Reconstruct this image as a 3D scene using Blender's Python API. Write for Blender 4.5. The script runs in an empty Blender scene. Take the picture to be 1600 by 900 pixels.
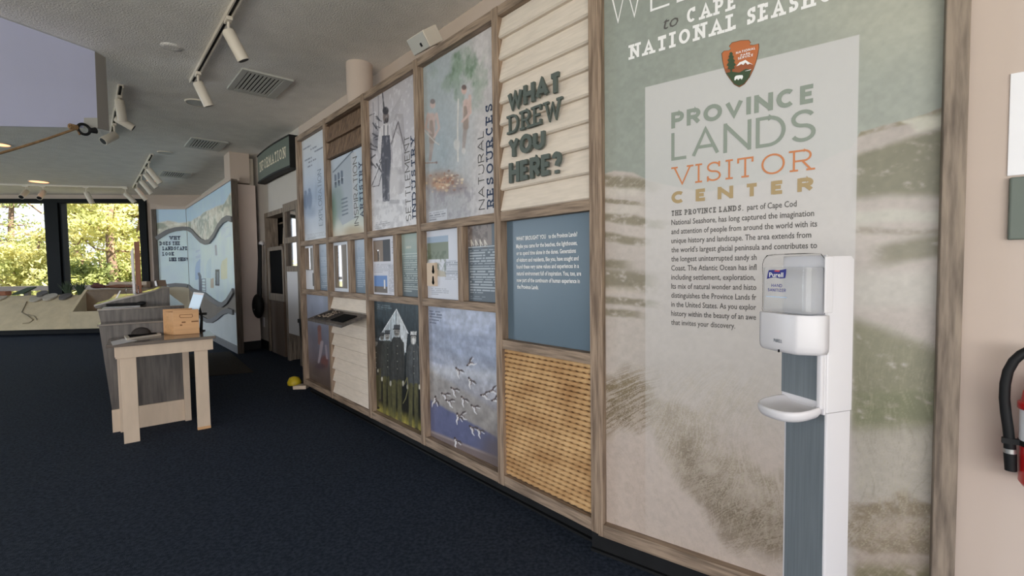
import bpy, math, random
import numpy as np
from mathutils import Vector, Matrix

# ------------------------------------------------------------------ camera, world, sun, exposure
SC = bpy.context.scene
COL = SC.collection
FPX, CAMZ = 728.82, 1.30
PITCH, ROLL = math.radians(2.5479), math.radians(-0.7759)
CEIL = 3.20
_cp, _sp, _c, _s = math.cos(PITCH), math.sin(PITCH), math.cos(ROLL), math.sin(ROLL)
C_F = np.array([0, _cp, -_sp]); _u0 = np.array([0, _sp, _cp]); _r0 = np.array([1., 0, 0])
C_R = _c * _r0 + _s * _u0; C_U = -_s * _r0 + _c * _u0
C_O = np.array([0, 0, CAMZ])
cam_d = bpy.data.cameras.new('camera'); cam = bpy.data.objects.new('camera', cam_d); COL.objects.link(cam)
cam_d.sensor_width = 36; cam_d.lens = FPX / 1600 * 36; cam_d.clip_start = .02; cam_d.clip_end = 300
m = Matrix.Identity(4)
for i in range(3):
    m[i][0], m[i][1], m[i][2], m[i][3] = C_R[i], C_U[i], -C_F[i], C_O[i]
cam.matrix_world = m
SC.camera = cam

SC.view_settings.view_transform = 'Standard'; SC.view_settings.look = 'None'
SC.view_settings.gamma = 1; SC.view_settings.use_curve_mapping = False
SC.view_settings.exposure = 0.62
SC.cycles.use_denoising = True
SC.cycles.max_bounces = 10; SC.cycles.diffuse_bounces = 6; SC.cycles.glossy_bounces = 4
SC.cycles.transmission_bounces = 8; SC.cycles.transparent_max_bounces = 16
SC.cycles.caustics_reflective = False; SC.cycles.caustics_refractive = False
SC.cycles.sample_clamp_indirect = 6

W_ = bpy.data.worlds.new('world'); SC.world = W_; W_.use_nodes = True
nt = W_.node_tree; nt.nodes.clear()
wo = nt.nodes.new('ShaderNodeOutputWorld'); bg = nt.nodes.new('ShaderNodeBackground')
tc = nt.nodes.new('ShaderNodeTexCoord'); sx = nt.nodes.new('ShaderNodeSeparateXYZ'); cr = nt.nodes.new('ShaderNodeValToRGB')
nt.links.new(tc.outputs['Generated'], sx.inputs[0]); nt.links.new(sx.outputs['Z'], cr.inputs[0])
cr.color_ramp.elements[0].color = (.93, .96, 1, 1); cr.color_ramp.elements[0].position = 0.0
cr.color_ramp.elements[1].color = (.50, .68, 1, 1); cr.color_ramp.elements[1].position = .7
nt.links.new(cr.outputs[0], bg.inputs['Color']); bg.inputs['Strength'].default_value = 1.0
nt.links.new(bg.outputs[0], wo.inputs[0])

sun_d = bpy.data.lights.new('sun', 'SUN'); sun = bpy.data.objects.new('sun', sun_d); COL.objects.link(sun)
sun_d.energy = 14.0; sun_d.color = (1, .93, .80); sun_d.angle = .01
sun.rotation_euler = Vector((-.72, .12, -.95)).to_track_quat('-Z', 'Y').to_euler()
sun.location = (20, -3, 30)

def window_light(name, loc, target, sx_, sz_, power, color):
    """daylight entering through a window wall"""
    d = bpy.data.lights.new(name, 'AREA'); o = bpy.data.objects.new(name, d); COL.objects.link(o)
    d.shape = 'RECTANGLE'; d.size = sx_; d.size_y = sz_; d.energy = power; d.color = color
    o.location = loc; o.rotation_euler = (Vector(target) - Vector(loc)).to_track_quat('-Z', 'Z').to_euler()
    return o
window_light('daylight_rear', (-2.0, -4.8, 1.0), (-2.0, 0, 3.6), 11, 1.9, 250, (1, .97, .95))
window_light('daylight_left', (-15.6, 3.5, 1.2), (-5, 3.5, 3.2), 11, 2.2, 640, (.70, .85, 1))

# ------------------------------------------------------------------ helpers
def ray(u, v): return (u - 800) / FPX * C_R - (v - 450) / FPX * C_U + C_F
def hit_z(u, v, z):
    r = ray(u, v); return C_O + r * ((z - CAMZ) / r[2])
def project(P):
    d = P - C_O; w = d @ C_F
    return 800 + FPX * (d @ C_R) / w, 450 - FPX * (d @ C_U) / w

class Frame:
    """local axes: x to the right along a wall, y into the wall, z up"""
    def __init__(s, o, xd):
        s.o = np.array([o[0], o[1], 0.]); l = math.hypot(xd[0], xd[1])
        s.x = np.array([xd[0] / l, xd[1] / l, 0]); s.y = np.array([-s.x[1], s.x[0], 0]); s.rot = math.atan2(s.x[1], s.x[0])
    def on(s, u, v, y=0.):
        r = ray(u, v); k = ((s.o + s.y * y - C_O) @ s.y) / (r @ s.y); p = C_O + r * k
        return float((p - s.o) @ s.x), float(p[2])
    def loc(s, p):
        p = np.array(p, float); d = p - s.o
        return float(d @ s.x), float(d @ s.y), float(p[2])
    def w(s, a, b, z=0.): return s.o + s.x * a + s.y * b + np.array([0, 0, z])
WORLD = Frame((0, 0), (1, 0))
TH = math.radians(-42.317); TW = math.radians(-53.532)
WALL = Frame((math.cos(TH) * 1.65, -math.sin(TH) * 1.65), (-math.sin(TH), -math.cos(TH)))   # front of the exhibit timber
WEL = Frame(WALL.w(-1.255, 0)[:2], (-math.sin(TW), -math.cos(TW)))                          # front of the welcome frame

def lin(r, g=None, b=None, k=1.0):
    if g is None: r, g, b = r
    f = lambda c: (c / 12.92 if c <= .04045 else ((c + .055) / 1.055) ** 2.4)
    return tuple(min(.95, f(x / 255.) * k) for x in (r, g, b))

class MB:
    def __init__(s): s.v = []; s.f = []; s.sm = []
    def add(s, vs, fs, smooth=False):
        n = len(s.v); s.v += [tuple(map(float, p)) for p in vs]; s.f += [tuple(i + n for i in f) for f in fs]; s.sm += [smooth] * len(fs); return s
    def box(s, x0, x1, y0, y1, z0, z1):
        return s.add([(x, y, z) for z in (z0, z1) for y in (y0, y1) for x in (x0, x1)],
              [(0, 2, 3, 1), (4, 5, 7, 6), (0, 1, 5, 4), (2, 6, 7, 3), (0, 4, 6, 2), (1, 3, 7, 5)])
    def tube(s, pts, r, n=10, caps=True, smooth=True):
        pts = [Vector(p) for p in pts]; rs = r if hasattr(r, '__len__') else [r] * len(pts)
        vs = []; fs = []; up = Vector((0, 0, 1)); a = None
        for i, p in enumerate(pts):
            d = (pts[min(i + 1, len(pts) - 1)] - pts[max(i - 1, 0)]).normalized()
            if a is None:
                a = d.cross(up if abs(d.z) < .9 else Vector((1, 0, 0))).normalized()
            else: a = (a - d * a.dot(d)).normalized()
            b = d.cross(a)
            for k in range(n):
                t = 2 * math.pi * k / n; vs.append(p + (a * math.cos(t) + b * math.sin(t)) * rs[i])
        for i in range(len(pts) - 1):
            for k in range(n):
                fs.append((i * n + k, i * n + (k + 1) % n, (i + 1) * n + (k + 1) % n, (i + 1) * n + k))
        s.add(vs, fs, smooth)
        if caps:
            s.add(vs[:n], [tuple(range(n))[::-1]]); s.add(vs[-n:], [tuple(range(n))])
        return s
    def lathe(s, prof, c=(0, 0, 0), n=24, sy=1.0, caps=True):
        vs = []; fs = []
        for r, z in prof:
            for k in range(n):
                t = 2 * math.pi * k / n; vs.append((c[0] + r * math.cos(t), c[1] + r * sy * math.sin(t), c[2] + z))
        for i in range(len(prof) - 1):
            for k in range(n): fs.append((i * n + k, i * n + (k + 1) % n, (i + 1) * n + (k + 1) % n, (i + 1) * n + k))
        s.add(vs, fs, True)
        if caps: s.add(vs[:n], [tuple(range(n))[::-1]]); s.add(vs[-n:], [tuple(range(n))])
        return s
    def prism(s, poly, fn, a, b):
        """poly: 2-D outline, fn(p, q, t) -> 3-D, extruded t = a..b"""
        n = len(poly); vs = [fn(p, q, a) for p, q in poly] + [fn(p, q, b) for p, q in poly]
        fs = [tuple(range(n)), tuple(range(2 * n - 1, n - 1, -1))] + [(i, i + n, (i + 1) % n + n, (i + 1) % n) for i in range(n)]
        return s.add(vs, fs)
    def ball(s, c, r, nu=14, nv=9):
        rx, ry, rz = r if hasattr(r, '__len__') else (r, r, r)
        vs = []; fs = []
        for i in range(nv + 1):
            t = math.pi * i / nv
            for k in range(nu):
                q = 2 * math.pi * k / nu; vs.append((c[0] + rx * math.sin(t) * math.cos(q), c[1] + ry * math.sin(t) * math.sin(q), c[2] + rz * math.cos(t)))
        for i in range(nv):
            for k in range(nu): fs.append((i * nu + k, (i + 1) * nu + k, (i + 1) * nu + (k + 1) % nu, i * nu + (k + 1) % nu))
        return s.add(vs, fs, True)
    def ribbon(s, pts, th, fn, depth=0., closed=False):
        """flat stroke of width th along a 2-D polyline; depth > 0 gives it thickness"""
        n = len(pts); L = []; R = []
        for i in range(n):
            p = pts[i]; a = pts[i - 1] if (i > 0 or closed) else None; b = pts[(i + 1) % n] if (i < n - 1 or closed) else None
            def nrm(q0, q1):
                dx, dy = q1[0] - q0[0], q1[1] - q0[1]; l = math.hypot(dx, dy) or 1e-9; return (-dy / l, dx / l)
            if a is None: nx, ny = nrm(p, b); k = 1
            elif b is None: nx, ny = nrm(a, p); k = 1
            else:
                n1 = nrm(a, p); n2 = nrm(p, b); nx, ny = n1[0] + n2[0], n1[1] + n2[1]; l = math.hypot(nx, ny) or 1e-9; nx /= l; ny /= l
                k = min(1.9, 1 / max(.3, nx * n1[0] + ny * n1[1]))
            L.append((p[0] + nx * th / 2 * k, p[1] + ny * th / 2 * k)); R.append((p[0] - nx * th / 2 * k, p[1] - ny * th / 2 * k))
        seg = range(n if closed else n - 1)
        F = [fn(x, y, depth) for x, y in L] + [fn(x, y, depth) for x, y in R]
        s.add(F, [(n + i, n + (i + 1) % n, (i + 1) % n, i) for i in seg])
        if depth:
            B = [fn(x, y, 0) for x, y in L] + [fn(x, y, 0) for x, y in R]
            fs = [(i, (i + 1) % n, 2 * n + (i + 1) % n, 2 * n + i) for i in seg] + [(n + (i + 1) % n, n + i, 3 * n + i, 3 * n + (i + 1) % n) for i in seg]
            if not closed: fs += [(0, 2 * n, 3 * n, n), (n - 1, 2 * n - 1, 4 * n - 1, 3 * n - 1)]
            s.add(F + B, fs)
        return s

def mesh_of(name, mb, mat, off):
    me = bpy.data.meshes.new(name)
    me.from_pydata([(x - off[0], y - off[1], z - off[2]) for x, y, z in mb.v], [], mb.f)
    me.polygons.foreach_set('use_smooth', mb.sm)
    if mat: me.materials.append(mat)
    me.update(); return me
def tag(o, label=None, cat=None, group=None, kind=None):
    if label: o['label'] = label
    if cat: o['category'] = cat
    if group: o['group'] = group
    if kind: o['kind'] = kind
    return o
def thing(name, label, cat, fr, pos, group=None, rz=0.):
    o = bpy.data.objects.new(name, None); COL.objects.link(o); o.empty_display_size = .1
    o.location = tuple(fr.w(*pos)); o.rotation_euler = (0, 0, fr.rot + rz)
    o['fp'] = list(map(float, pos)); o['label'] = label; o['category'] = cat
    if group: o['group'] = group
    return o
def obj(name, mb, mat, fr=WORLD, parent=None, label=None, cat=None, group=None, kind=None, bevel=0., base=None):
    """links mb (coordinates in frame fr) as one mesh object with its origin at its own base"""
    V = np.array(mb.v); lo, hi = V.min(0), V.max(0)
    c = base or ((lo[0] + hi[0]) / 2, (lo[1] + hi[1]) / 2, lo[2])
    o = bpy.data.objects.new(name, mesh_of(name, mb, mat, c)); COL.objects.link(o)
    if parent is not None:
        root = parent['fp']; o.parent = parent; o.location = tuple(c[i] - root[i] for i in range(3))
    else:
        o.location = tuple(fr.w(*c)); o.rotation_euler = (0, 0, fr.rot)
    o['fp'] = [float(x) for x in c]
    if bevel:
        b = o.modifiers.new('bevel', 'BEVEL'); b.width = bevel; b.segments = 2; b.limit_method = 'ANGLE'
    return tag(o, label, cat, group, kind)

# ------------------------------------------------------------------ materials
def mat(name, color, rough=.6, var=0., scale=8., stretch=(1, 1, 1), col2=None, bump=0., bscale=None, metal=0., spec=.5, sheen=0.):
    m = bpy.data.materials.new(name); m.use_nodes = True; t = m.node_tree; b = t.nodes['Principled BSDF']
    b.inputs['Roughness'].default_value = rough; b.inputs['Metallic'].default_value = metal
    b.inputs['Specular IOR Level'].default_value = spec
    if sheen: b.inputs['Sheen Weight'].default_value = sheen
    tc = t.nodes.new('ShaderNodeTexCoord'); mp = t.nodes.new('ShaderNodeMapping'); mp.inputs['Scale'].default_value = stretch
    t.links.new(tc.outputs['Object'], mp.inputs[0])
    nz = t.nodes.new('ShaderNodeTexNoise'); nz.inputs['Scale'].default_value = scale; nz.inputs['Detail'].default_value = 6
    t.links.new(mp.outputs[0], nz.inputs['Vector'])
    rp = t.nodes.new('ShaderNodeValToRGB'); t.links.new(nz.outputs['Fac'], rp.inputs[0])
    c2 = col2 or tuple(c * (1 - var) for c in color); c1 = color if col2 else tuple(min(1, c * (1 + var)) for c in color)
    rp.color_ramp.elements[0].position = .35; rp.color_ramp.elements[1].position = .65
    rp.color_ramp.elements[0].color = (*c2, 1); rp.color_ramp.elements[1].color = (*c1, 1)
    t.links.new(rp.outputs[0], b.inputs['Base Color'])
    if bump:
        bp = t.nodes.new('ShaderNodeBump'); bp.inputs['Strength'].default_value = bump; bp.inputs['Distance'].default_value = .01
        if bscale:
            n2 = t.nodes.new('ShaderNodeTexNoise'); n2.inputs['Scale'].default_value = bscale; n2.inputs['Detail'].default_value = 3
            t.links.new(tc.outputs['Object'], n2.inputs['Vector']); t.links.new(n2.outputs['Fac'], bp.inputs['Height'])
        else: t.links.new(nz.outputs['Fac'], bp.inputs['Height'])
        t.links.new(bp.outputs[0], b.inputs['Normal'])
    return m
def glass_mat(name, tint=(1, 1, 1), refl=.08, rough=.02, fres=.12, milky=0.):
    m = bpy.data.materials.new(name); m.use_nodes = True; t = m.node_tree; t.nodes.clear()
    o = t.nodes.new('ShaderNodeOutputMaterial'); mx = t.nodes.new('ShaderNodeMixShader'); tr = t.nodes.new('ShaderNodeBsdfTransparent'); gl = t.nodes.new('ShaderNodeBsdfGlossy')
    tr.inputs[0].default_value = (*tint, 1); gl.inputs['Roughness'].default_value = rough
    lw = t.nodes.new('ShaderNodeLayerWeight'); lw.inputs[0].default_value = fres
    ma = t.nodes.new('ShaderNodeMath'); ma.operation = 'ADD'; ma.inputs[1].default_value = refl; ma.use_clamp = True
    t.links.new(lw.outputs['Fresnel'], ma.inputs[0]); t.links.new(ma.outputs[0], mx.inputs[0])
    src = tr.outputs[0]
    if milky:
        df = t.nodes.new('ShaderNodeBsdfTranslucent'); d2 = t.nodes.new('ShaderNodeBsdfDiffuse'); m2 = t.nodes.new('ShaderNodeMixShader'); m3 = t.nodes.new('ShaderNodeMixShader'); m3.inputs[0].default_value = milky
        t.links.new(df.outputs[0], m2.inputs[1]); t.links.new(d2.outputs[0], m2.inputs[2]); t.links.new(tr.outputs[0], m3.inputs[1]); t.links.new(m2.outputs[0], m3.inputs[2]); src = m3.outputs[0]
        for q_ in (df, d2): q_.inputs[0].default_value = (.98, .985, 1, 1)
    t.links.new(src, mx.inputs[1]); t.links.new(gl.outputs[0], mx.inputs[2]); t.links.new(mx.outputs[0], o.inputs[0]); return m
def emit_mat(name, col, strength):
    m = mat(name, col); b = m.node_tree.nodes['Principled BSDF']
    b.inputs['Emission Color'].default_value = (*col, 1); b.inputs['Emission Strength'].default_value = strength; return m
def print_mat(name, rough=.38, spec=.4):
    m = bpy.data.materials.new(name); m.use_nodes = True; t = m.node_tree; b = t.nodes['Principled BSDF']
    a = t.nodes.new('ShaderNodeAttribute'); a.attribute_name = 'Print'; t.links.new(a.outputs['Color'], b.inputs['Base Color'])
    nz = t.nodes.new('ShaderNodeTexNoise'); nz.inputs['Scale'].default_value = 3
    mr = t.nodes.new('ShaderNodeMapRange'); mr.inputs['To Min'].default_value = rough - .04; mr.inputs['To Max'].default_value = rough + .04
    t.links.new(nz.outputs['Fac'], mr.inputs['Value']); t.links.new(mr.outputs[0], b.inputs['Roughness'])
    b.inputs['Specular IOR Level'].default_value = spec; return m

M = {}
M['carpet'] = mat('carpet_navy', lin(52, 60, 74), .9, scale=60, col2=lin(32, 39, 51), bump=.6, bscale=240, spec=.12)
M['ceiling'] = mat('ceiling_stipple', lin(232, 229, 225), .95, .04, 5, bump=1.0, bscale=80, spec=.1)
M['beige'] = mat('wall_paint_beige', lin(196, 181, 171), .8, .02, 3, spec=.2)
M['beige_skylit'] = mat('wall_paint_beige_skylit', lin(196, 190, 184), .75, .02, 3, spec=.2)  # beige wall paled by reflected sky, put into the paint colour
M['woodv'] = mat('weathered_wood_upright', lin(160, 139, 119), .65, scale=9, stretch=(7, 7, .55), col2=lin(108, 90, 75), bump=.12)
M['woodh'] = mat('weathered_wood_rail', lin(158, 138, 119), .65, scale=9, stretch=(.55, 7, 7), col2=lin(106, 90, 76), bump=.12)
M['woodgrey'] = mat('weathered_grey_wood', lin(150, 135, 120), .7, scale=7, stretch=(7, 7, .7), col2=lin(98, 86, 76), bump=.2)
M['black'] = mat('black_rubber', lin(20, 21, 23), .6, .2, 10, spec=.3)
M['blackframe'] = mat('window_frame_black', lin(13, 16, 19), .5, .1, 6, spec=.12)
M['white'] = mat('white_plastic', lin(216, 214, 218), .35, .01, 4)
M['whitewarm'] = mat('cream_enamel', lin(214, 206, 194), .45, .02, 4)
M['clap'] = mat('clapboard_white_paint', lin(214, 203, 190), .7, .06, 14, stretch=(.6, 3, 5), bump=.1)
M['pier'] = mat('pier_paint', lin(222, 206, 198), .7, .02, 3, spec=.2)
M['letter'] = mat('letters_dark_green_grey', lin(84, 93, 88), .6, .03, 9)
M['blue'] = mat('panel_slate_blue', lin(86, 104, 118), .35, .02, 4)
M['rope'] = mat('manila_rope', lin(206, 170, 122), .9, scale=4.5, stretch=(1, 1, 1.8), col2=lin(168, 128, 84), bump=.3, bscale=150)
M['shingle'] = mat('cedar_shingle', lin(128, 104, 84), .85, scale=8, stretch=(9, 9, .7), col2=lin(84, 66, 53), bump=.3)
M['greysteel'] = mat('slate_laminate', lin(114, 122, 128), .45, scale=20, stretch=(9, 9, .3), col2=lin(104, 112, 118))
M['deskwood'] = mat('grey_wood_laminate', lin(102, 95, 90), .4, scale=6, stretch=(6, 6, .5), col2=lin(70, 65, 62))
M['desktop'] = mat('grey_wood_laminate_top', lin(124, 113, 104), .14, scale=6, stretch=(.6, 6, 6), col2=lin(92, 83, 76))
M['cream'] = mat('cream_painted_board', lin(206, 186, 165), .6, .04, 9, stretch=(3, 3, .6))
M['box'] = mat('light_birch_plywood', lin(206, 160, 114), .6, .08, 7, stretch=(.6, 5, 5))
M['boxdark'] = mat('burnt_engraving', lin(128, 88, 52), .7, .1, 9)
M['sand'] = mat('sand_relief', lin(200, 184, 154), .9, .07, 6, bump=.3, bscale=30)
M['binbrown'] = mat('bin_brown', lin(116, 94, 70), .6, .12, 9)
M['sandline'] = mat('relief_channel', lin(158, 146, 122), .9, .1, 8)
M['brown'] = mat('brown_wood', lin(134, 84, 56), .5, .15, 9, stretch=(6, 6, .6))
M['dbrown'] = mat('dark_brown_wall', lin(92, 74, 60), .7, .06, 4)
M['canvas'] = mat('canopy_canvas', lin(196, 200, 230), .8, .02, 3)
M['sailedge'] = mat('canopy_edge', lin(150, 146, 142), .8, .03, 3)
M['signgreen'] = mat('sign_green_grey', lin(96, 106, 98), .55, .03, 6)
M['creamtext'] = mat('cream_lettering', lin(226, 216, 194), .6, .02, 5)
M['whitetext'] = mat('white_lettering', lin(236, 236, 236), .6, .01, 5)
M['darktext'] = mat('dark_grey_lettering', lin(84, 82, 80), .6, .02, 5)
M['greentext'] = mat('grey_green_lettering', lin(136, 146, 136), .6, .02, 5)
M['orangetext'] = mat('terracotta_lettering', lin(196, 124, 78), .6, .02, 5)
M['tantext'] = mat('tan_lettering', lin(166, 144, 104), .6, .02, 5)
M['navytext'] = mat('navy_lettering', lin(42, 56, 84), .6, .02, 5)
M['softtext'] = mat('faded_lettering', lin(120, 134, 152), .6, .02, 5)
M['red'] = mat('extinguisher_red', lin(188, 30, 34), .3, .05, 5)
M['metal'] = mat('brushed_metal', lin(190, 190, 188), .35, .05, 9, metal=.8)
M['vent'] = mat('vent_grey_enamel', lin(186, 186, 182), .5, .03, 6)
M['dark'] = mat('dark_void', lin(14, 14, 15), .9, .1, 5, spec=.1)
M['mat'] = mat('grey_brown_mat', lin(64, 60, 58), .95, .12, 60, spec=.1)
M['leafgreen'] = mat('dried_grass_green', lin(58, 72, 48), .8, .2, 20)
M['paper'] = mat('white_paper', lin(232, 232, 236), .4, .02, 5)
M['mirror'] = mat('mirror_glass', (.85, .86, .88), .03, .01, 3, metal=1.0)
M['print'] = print_mat('printed_graphic')
M['printmatte'] = print_mat('printed_graphic_matte', .5, .25)
M['pane'] = glass_mat('window_glass', refl=0., fres=.02)
M['clear'] = glass_mat('clear_plastic', (.99, .993, .997), .02, .05, .07)
M['gel'] = glass_mat('sanitizer_gel', (.99, .993, .997), .0, .03, .04, milky=.34)
M['glow'] = emit_mat('lamp_glow_warm', (1, .42, .2), 1.7)
M['screen'] = emit_mat('acrylic_sheet_added_glow', (.62, .78, .95), .12)  # weak emission stands in for light caught by the acrylic
M['ropebrown'] = mat('hemp_line', lin(140, 112, 80), .9, .2, 30)

# ------------------------------------------------------------------ stroke alphabet and lettering
def arc(cx, cy, rx, ry, a0, a1, n=14):
    return [(cx + rx * math.cos(math.radians(a0 + (a1 - a0) * i / n)), cy + ry * math.sin(math.radians(a0 + (a1 - a0) * i / n))) for i in range(n + 1)]
GL = {  # letter: (width, strokes, slab positions)
 'A': (.84, [[(0, 0), (.5, 1), (1, 0)], [(.2, .32), (.8, .32)]], [(0, 0), (1, 0)]),
 'B': (.64, [[(0, 0), (0, 1)], [(0, 1), (.55, 1)] + arc(.55, .76, .36, .24, 90, -90) + [(0, .52)], [(0, .52), (.6, .52)] + arc(.6, .26, .4, .26, 90, -90) + [(0, 0)]], []),
 'C': (.78, [arc(.5, .5, .5, .5, 48, 312, 24)], []),
 'D': (.78, [[(0, 0), (0, 1)], [(0, 1), (.42, 1)] + arc(.42, .5, .58, .5, 90, -90, 18) + [(0, 0)]], [(-.06, 0), (-.06, 1)]),
 'E': (.56, [[(0, 0), (0, 1)], [(0, 1), (1, 1)], [(0, .52), (.85, .52)], [(0, 0), (1, 0)]], [(-.1, 0), (-.1, 1)]),
 'F': (.54, [[(0, 0), (0, 1)], [(0, 1), (1, 1)], [(0, .5), (.85, .5)]], [(0, 0), (-.1, 1)]),
 'G': (.82, [arc(.5, .5, .5, .5, 48, 350, 24), [(1, .44), (.58, .44)]], []),
 'H': (.74, [[(0, 0), (0, 1)], [(1, 0), (1, 1)], [(0, .5), (1, .5)]], [(0, 0), (1, 0), (0, 1), (1, 1)]),
 'I': (.0, [[(0, 0), (0, 1)]], [(0, 0), (0, 1)]),
 'K': (.7, [[(0, 0), (0, 1)], [(1, 1), (.02, .38)], [(.35, .6), (1, 0)]], [(0, 0), (0, 1), (1, 0), (1, 1)]),
 'L': (.52, [[(0, 1), (0, 0)], [(0, 0), (1, 0)]], [(0, 1), (-.1, 0)]),
 'M': (.92, [[(0, 0), (0, 1)], [(0, 1), (.5, .25), (1, 1)], [(1, 1), (1, 0)]], [(0, 0), (1, 0)]),
 'N': (.78, [[(0, 0), (0, 1)], [(0, 1), (1, 0)], [(1, 0), (1, 1)]], [(0, 0), (0, 1), (1, 1)]),
 'O': (.88, [arc(.5, .5, .5, .5, 0, 345, 23)], []),
 'P': (.62, [[(0, 0), (0, 1)], [(0, 1), (.6, 1)] + arc(.6, .73, .4, .27, 90, -90) + [(0, .46)]], [(0, 0), (-.06, 1)]),
 'R': (.66, [[(0, 0), (0, 1)], [(0, 1), (.58, 1)] + arc(.58, .74, .4, .26, 90, -90) + [(0, .48)], [(.5, .48), (1, 0)]], [(0, 0), (-.06, 1), (1, 0)]),
 'S': (.6, [arc(.5, .755, .47, .245, 25, 270, 14) + arc(.5, .255, .5, .255, 90, -155, 14)[1:]], []),
 'T': (.64, [[(.5, 0), (.5, 1)], [(0, 1), (1, 1)]], [(.5, 0)]),
 'U': (.74, [[(0, 1), (0, .36)] + arc(.5, .36, .5, .36, 180, 360) + [(1, 1)]], [(0, 1), (1, 1)]),
 'V': (.8, [[(0, 1), (.5, 0), (1, 1)]], [(0, 1), (1, 1)]),
 'W': (1.12, [[(0, 1), (.26, 0), (.5, .85), (.74, 0), (1, 1)]], [(0, 1), (1, 1)]),
 'X': (.74, [[(0, 0), (1, 1)], [(0, 1), (1, 0)]], [(0, 0), (1, 1), (0, 1), (1, 0)]),
 'Y': (.76, [[(0, 1), (.5, .45), (1, 1)], [(.5, .45), (.5, 0)]], [(0, 1), (1, 1), (.5, 0)]),
 'Z': (.64, [[(0, 1), (1, 1)], [(1, 1), (0, 0)], [(0, 0), (1, 0)]], []),
 '?': (.5, [arc(.5, .72, .46, .28, 170, -70) + [(.52, .28)], [(.52, .0), (.52, .03)]], []),
 ',': (.1, [[(.5, .04), (.2, -.14)]], []),
}
def layout(text, wt, track=.16, slab=False):
    """list of (letter index, polyline, closed) on a unit cap height, and the total width"""
    out = []; x = 0.
    for i, ch in enumerate(text):
        if ch == ' ': x += .42 + track; continue
        w, st, sf = GL[ch]; sl = (wt * .9 + .07) if slab else 0
        x += sl * (.7 if ch in 'ICOSGA' else .55) if slab else 0
        iw = max(0, w - wt * .4)
        fx = lambda p: (x + wt / 2 + p[0] * iw, wt / 2 + p[1] * (1 - wt))
        for k, s in enumerate(st):
            cl = ch == 'O'
            P = [fx(p) for p in s]
            if not cl and len(s) == 2 and s[0][0] != s[1][0] and s[0][1] != s[1][1]: pass
            if len(P) == 2 and s[0][0] == s[1][0]:      # upright: full height, square ends
                lo, hi = min(s[0][1], s[1][1]), max(s[0][1], s[1][1])
                P = [(P[0][0], 0 if lo == 0 else P[0][1]), (P[1][0], 1 if hi == 1 else max(P[0][1], P[1][1]))]
            out.append((i, P, cl))
        if slab:
            ht = min(wt, .13) if wt > .12 else wt
            for (px, py) in sf:
                cx, cy = fx((px, py)); cy = ht / 2 if py < .5 else 1 - ht / 2
                out.append((i, [(cx - wt / 2 - sl * .8, cy), (cx + wt / 2 + sl * .8, cy)], False))
            if ch in 'EFLT':
                for (px, py, d) in {'E': [(1, 1, -1), (1, 0, 1)], 'F': [(1, 1, -1)], 'L': [(1, 0, 1)], 'T': [(0, 1, -1), (1, 1, -1)]}[ch]:
                    cx, cy = fx((px, py)); out.append((i, [(cx, 1 if py else 0), (cx, (1 if py else 0) + d * .26)], False))
            if ch in 'CGS':
                e = fx(st[0][0]); out.append((i, [(e[0] + wt * .1, e[1] - .1), (e[0] + wt * .1, 1)], False))
                if ch == 'S': e = fx(st[0][-1]); out.append((i, [(e[0] - wt * .1, e[1] + .1), (e[0] - wt * .1, 0)], False))
        x += iw + wt + track + (sl * .55 if slab else 0)
    return out, x - track
def lettering(text, p0, h, wt, width=None, track=.16, slab=False, y=0., depth=0., rot=False, mb=None, only=None):
    """text whose baseline starts at p0 = (x, z) in a frame; rot: reads upwards; wt = stroke / cap height"""
    st, tw = layout(text, wt, track, slab); k = (width / tw) if width else h
    mb = mb or MB()
    if rot: fn = lambda a, b, d: (p0[0] - b, y - d, p0[1] + a)
    else: fn = lambda a, b, d: (p0[0] + a, y - d, p0[1] + b)
    for j, (i, P, cl) in enumerate(st):         # crossing strokes sit a hair apart
        if only is not None and i != only: continue
        dj = (j % 6) * .00012; f2 = lambda a, b, d, dj=dj: fn(a, b, d + (dj if d or not depth else 0))
        mb.ribbon([(a * k, b * h) for a, b in P], wt * (h + k) / 2 if abs(k - h) < .5 * h else wt * h, f2, depth, cl)
    return mb
def body_text(lines, y, shear=0., bold=0.):
    """lines: (string, (x, z), cap-height, width or None) set in the built-in sans face, one mesh"""
    mb = MB()
    for txt, p0, size, width in lines:
        cu = bpy.data.curves.new('t', 'FONT'); cu.body = txt; cu.size = size; cu.resolution_u = 2; cu.shear = shear; cu.offset = bold
        o = bpy.data.objects.new('t', cu); COL.objects.link(o)
        dg = bpy.context.evaluated_depsgraph_get(); me = bpy.data.meshes.new_from_object(o.evaluated_get(dg))
        xs = [v.co.x for v in me.vertices]
        k = (-width if width < 0 else width / (max(xs) - min(xs))) if width else 1
        mb.add([(p0[0] + (v.co.x - min(xs)) * k, y, p0[1] + v.co.y) for v in me.vertices], [tuple(p.vertices) for p in me.polygons])
        bpy.data.objects.remove(o); bpy.data.curves.remove(cu); bpy.data.meshes.remove(me)
    return mb

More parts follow.
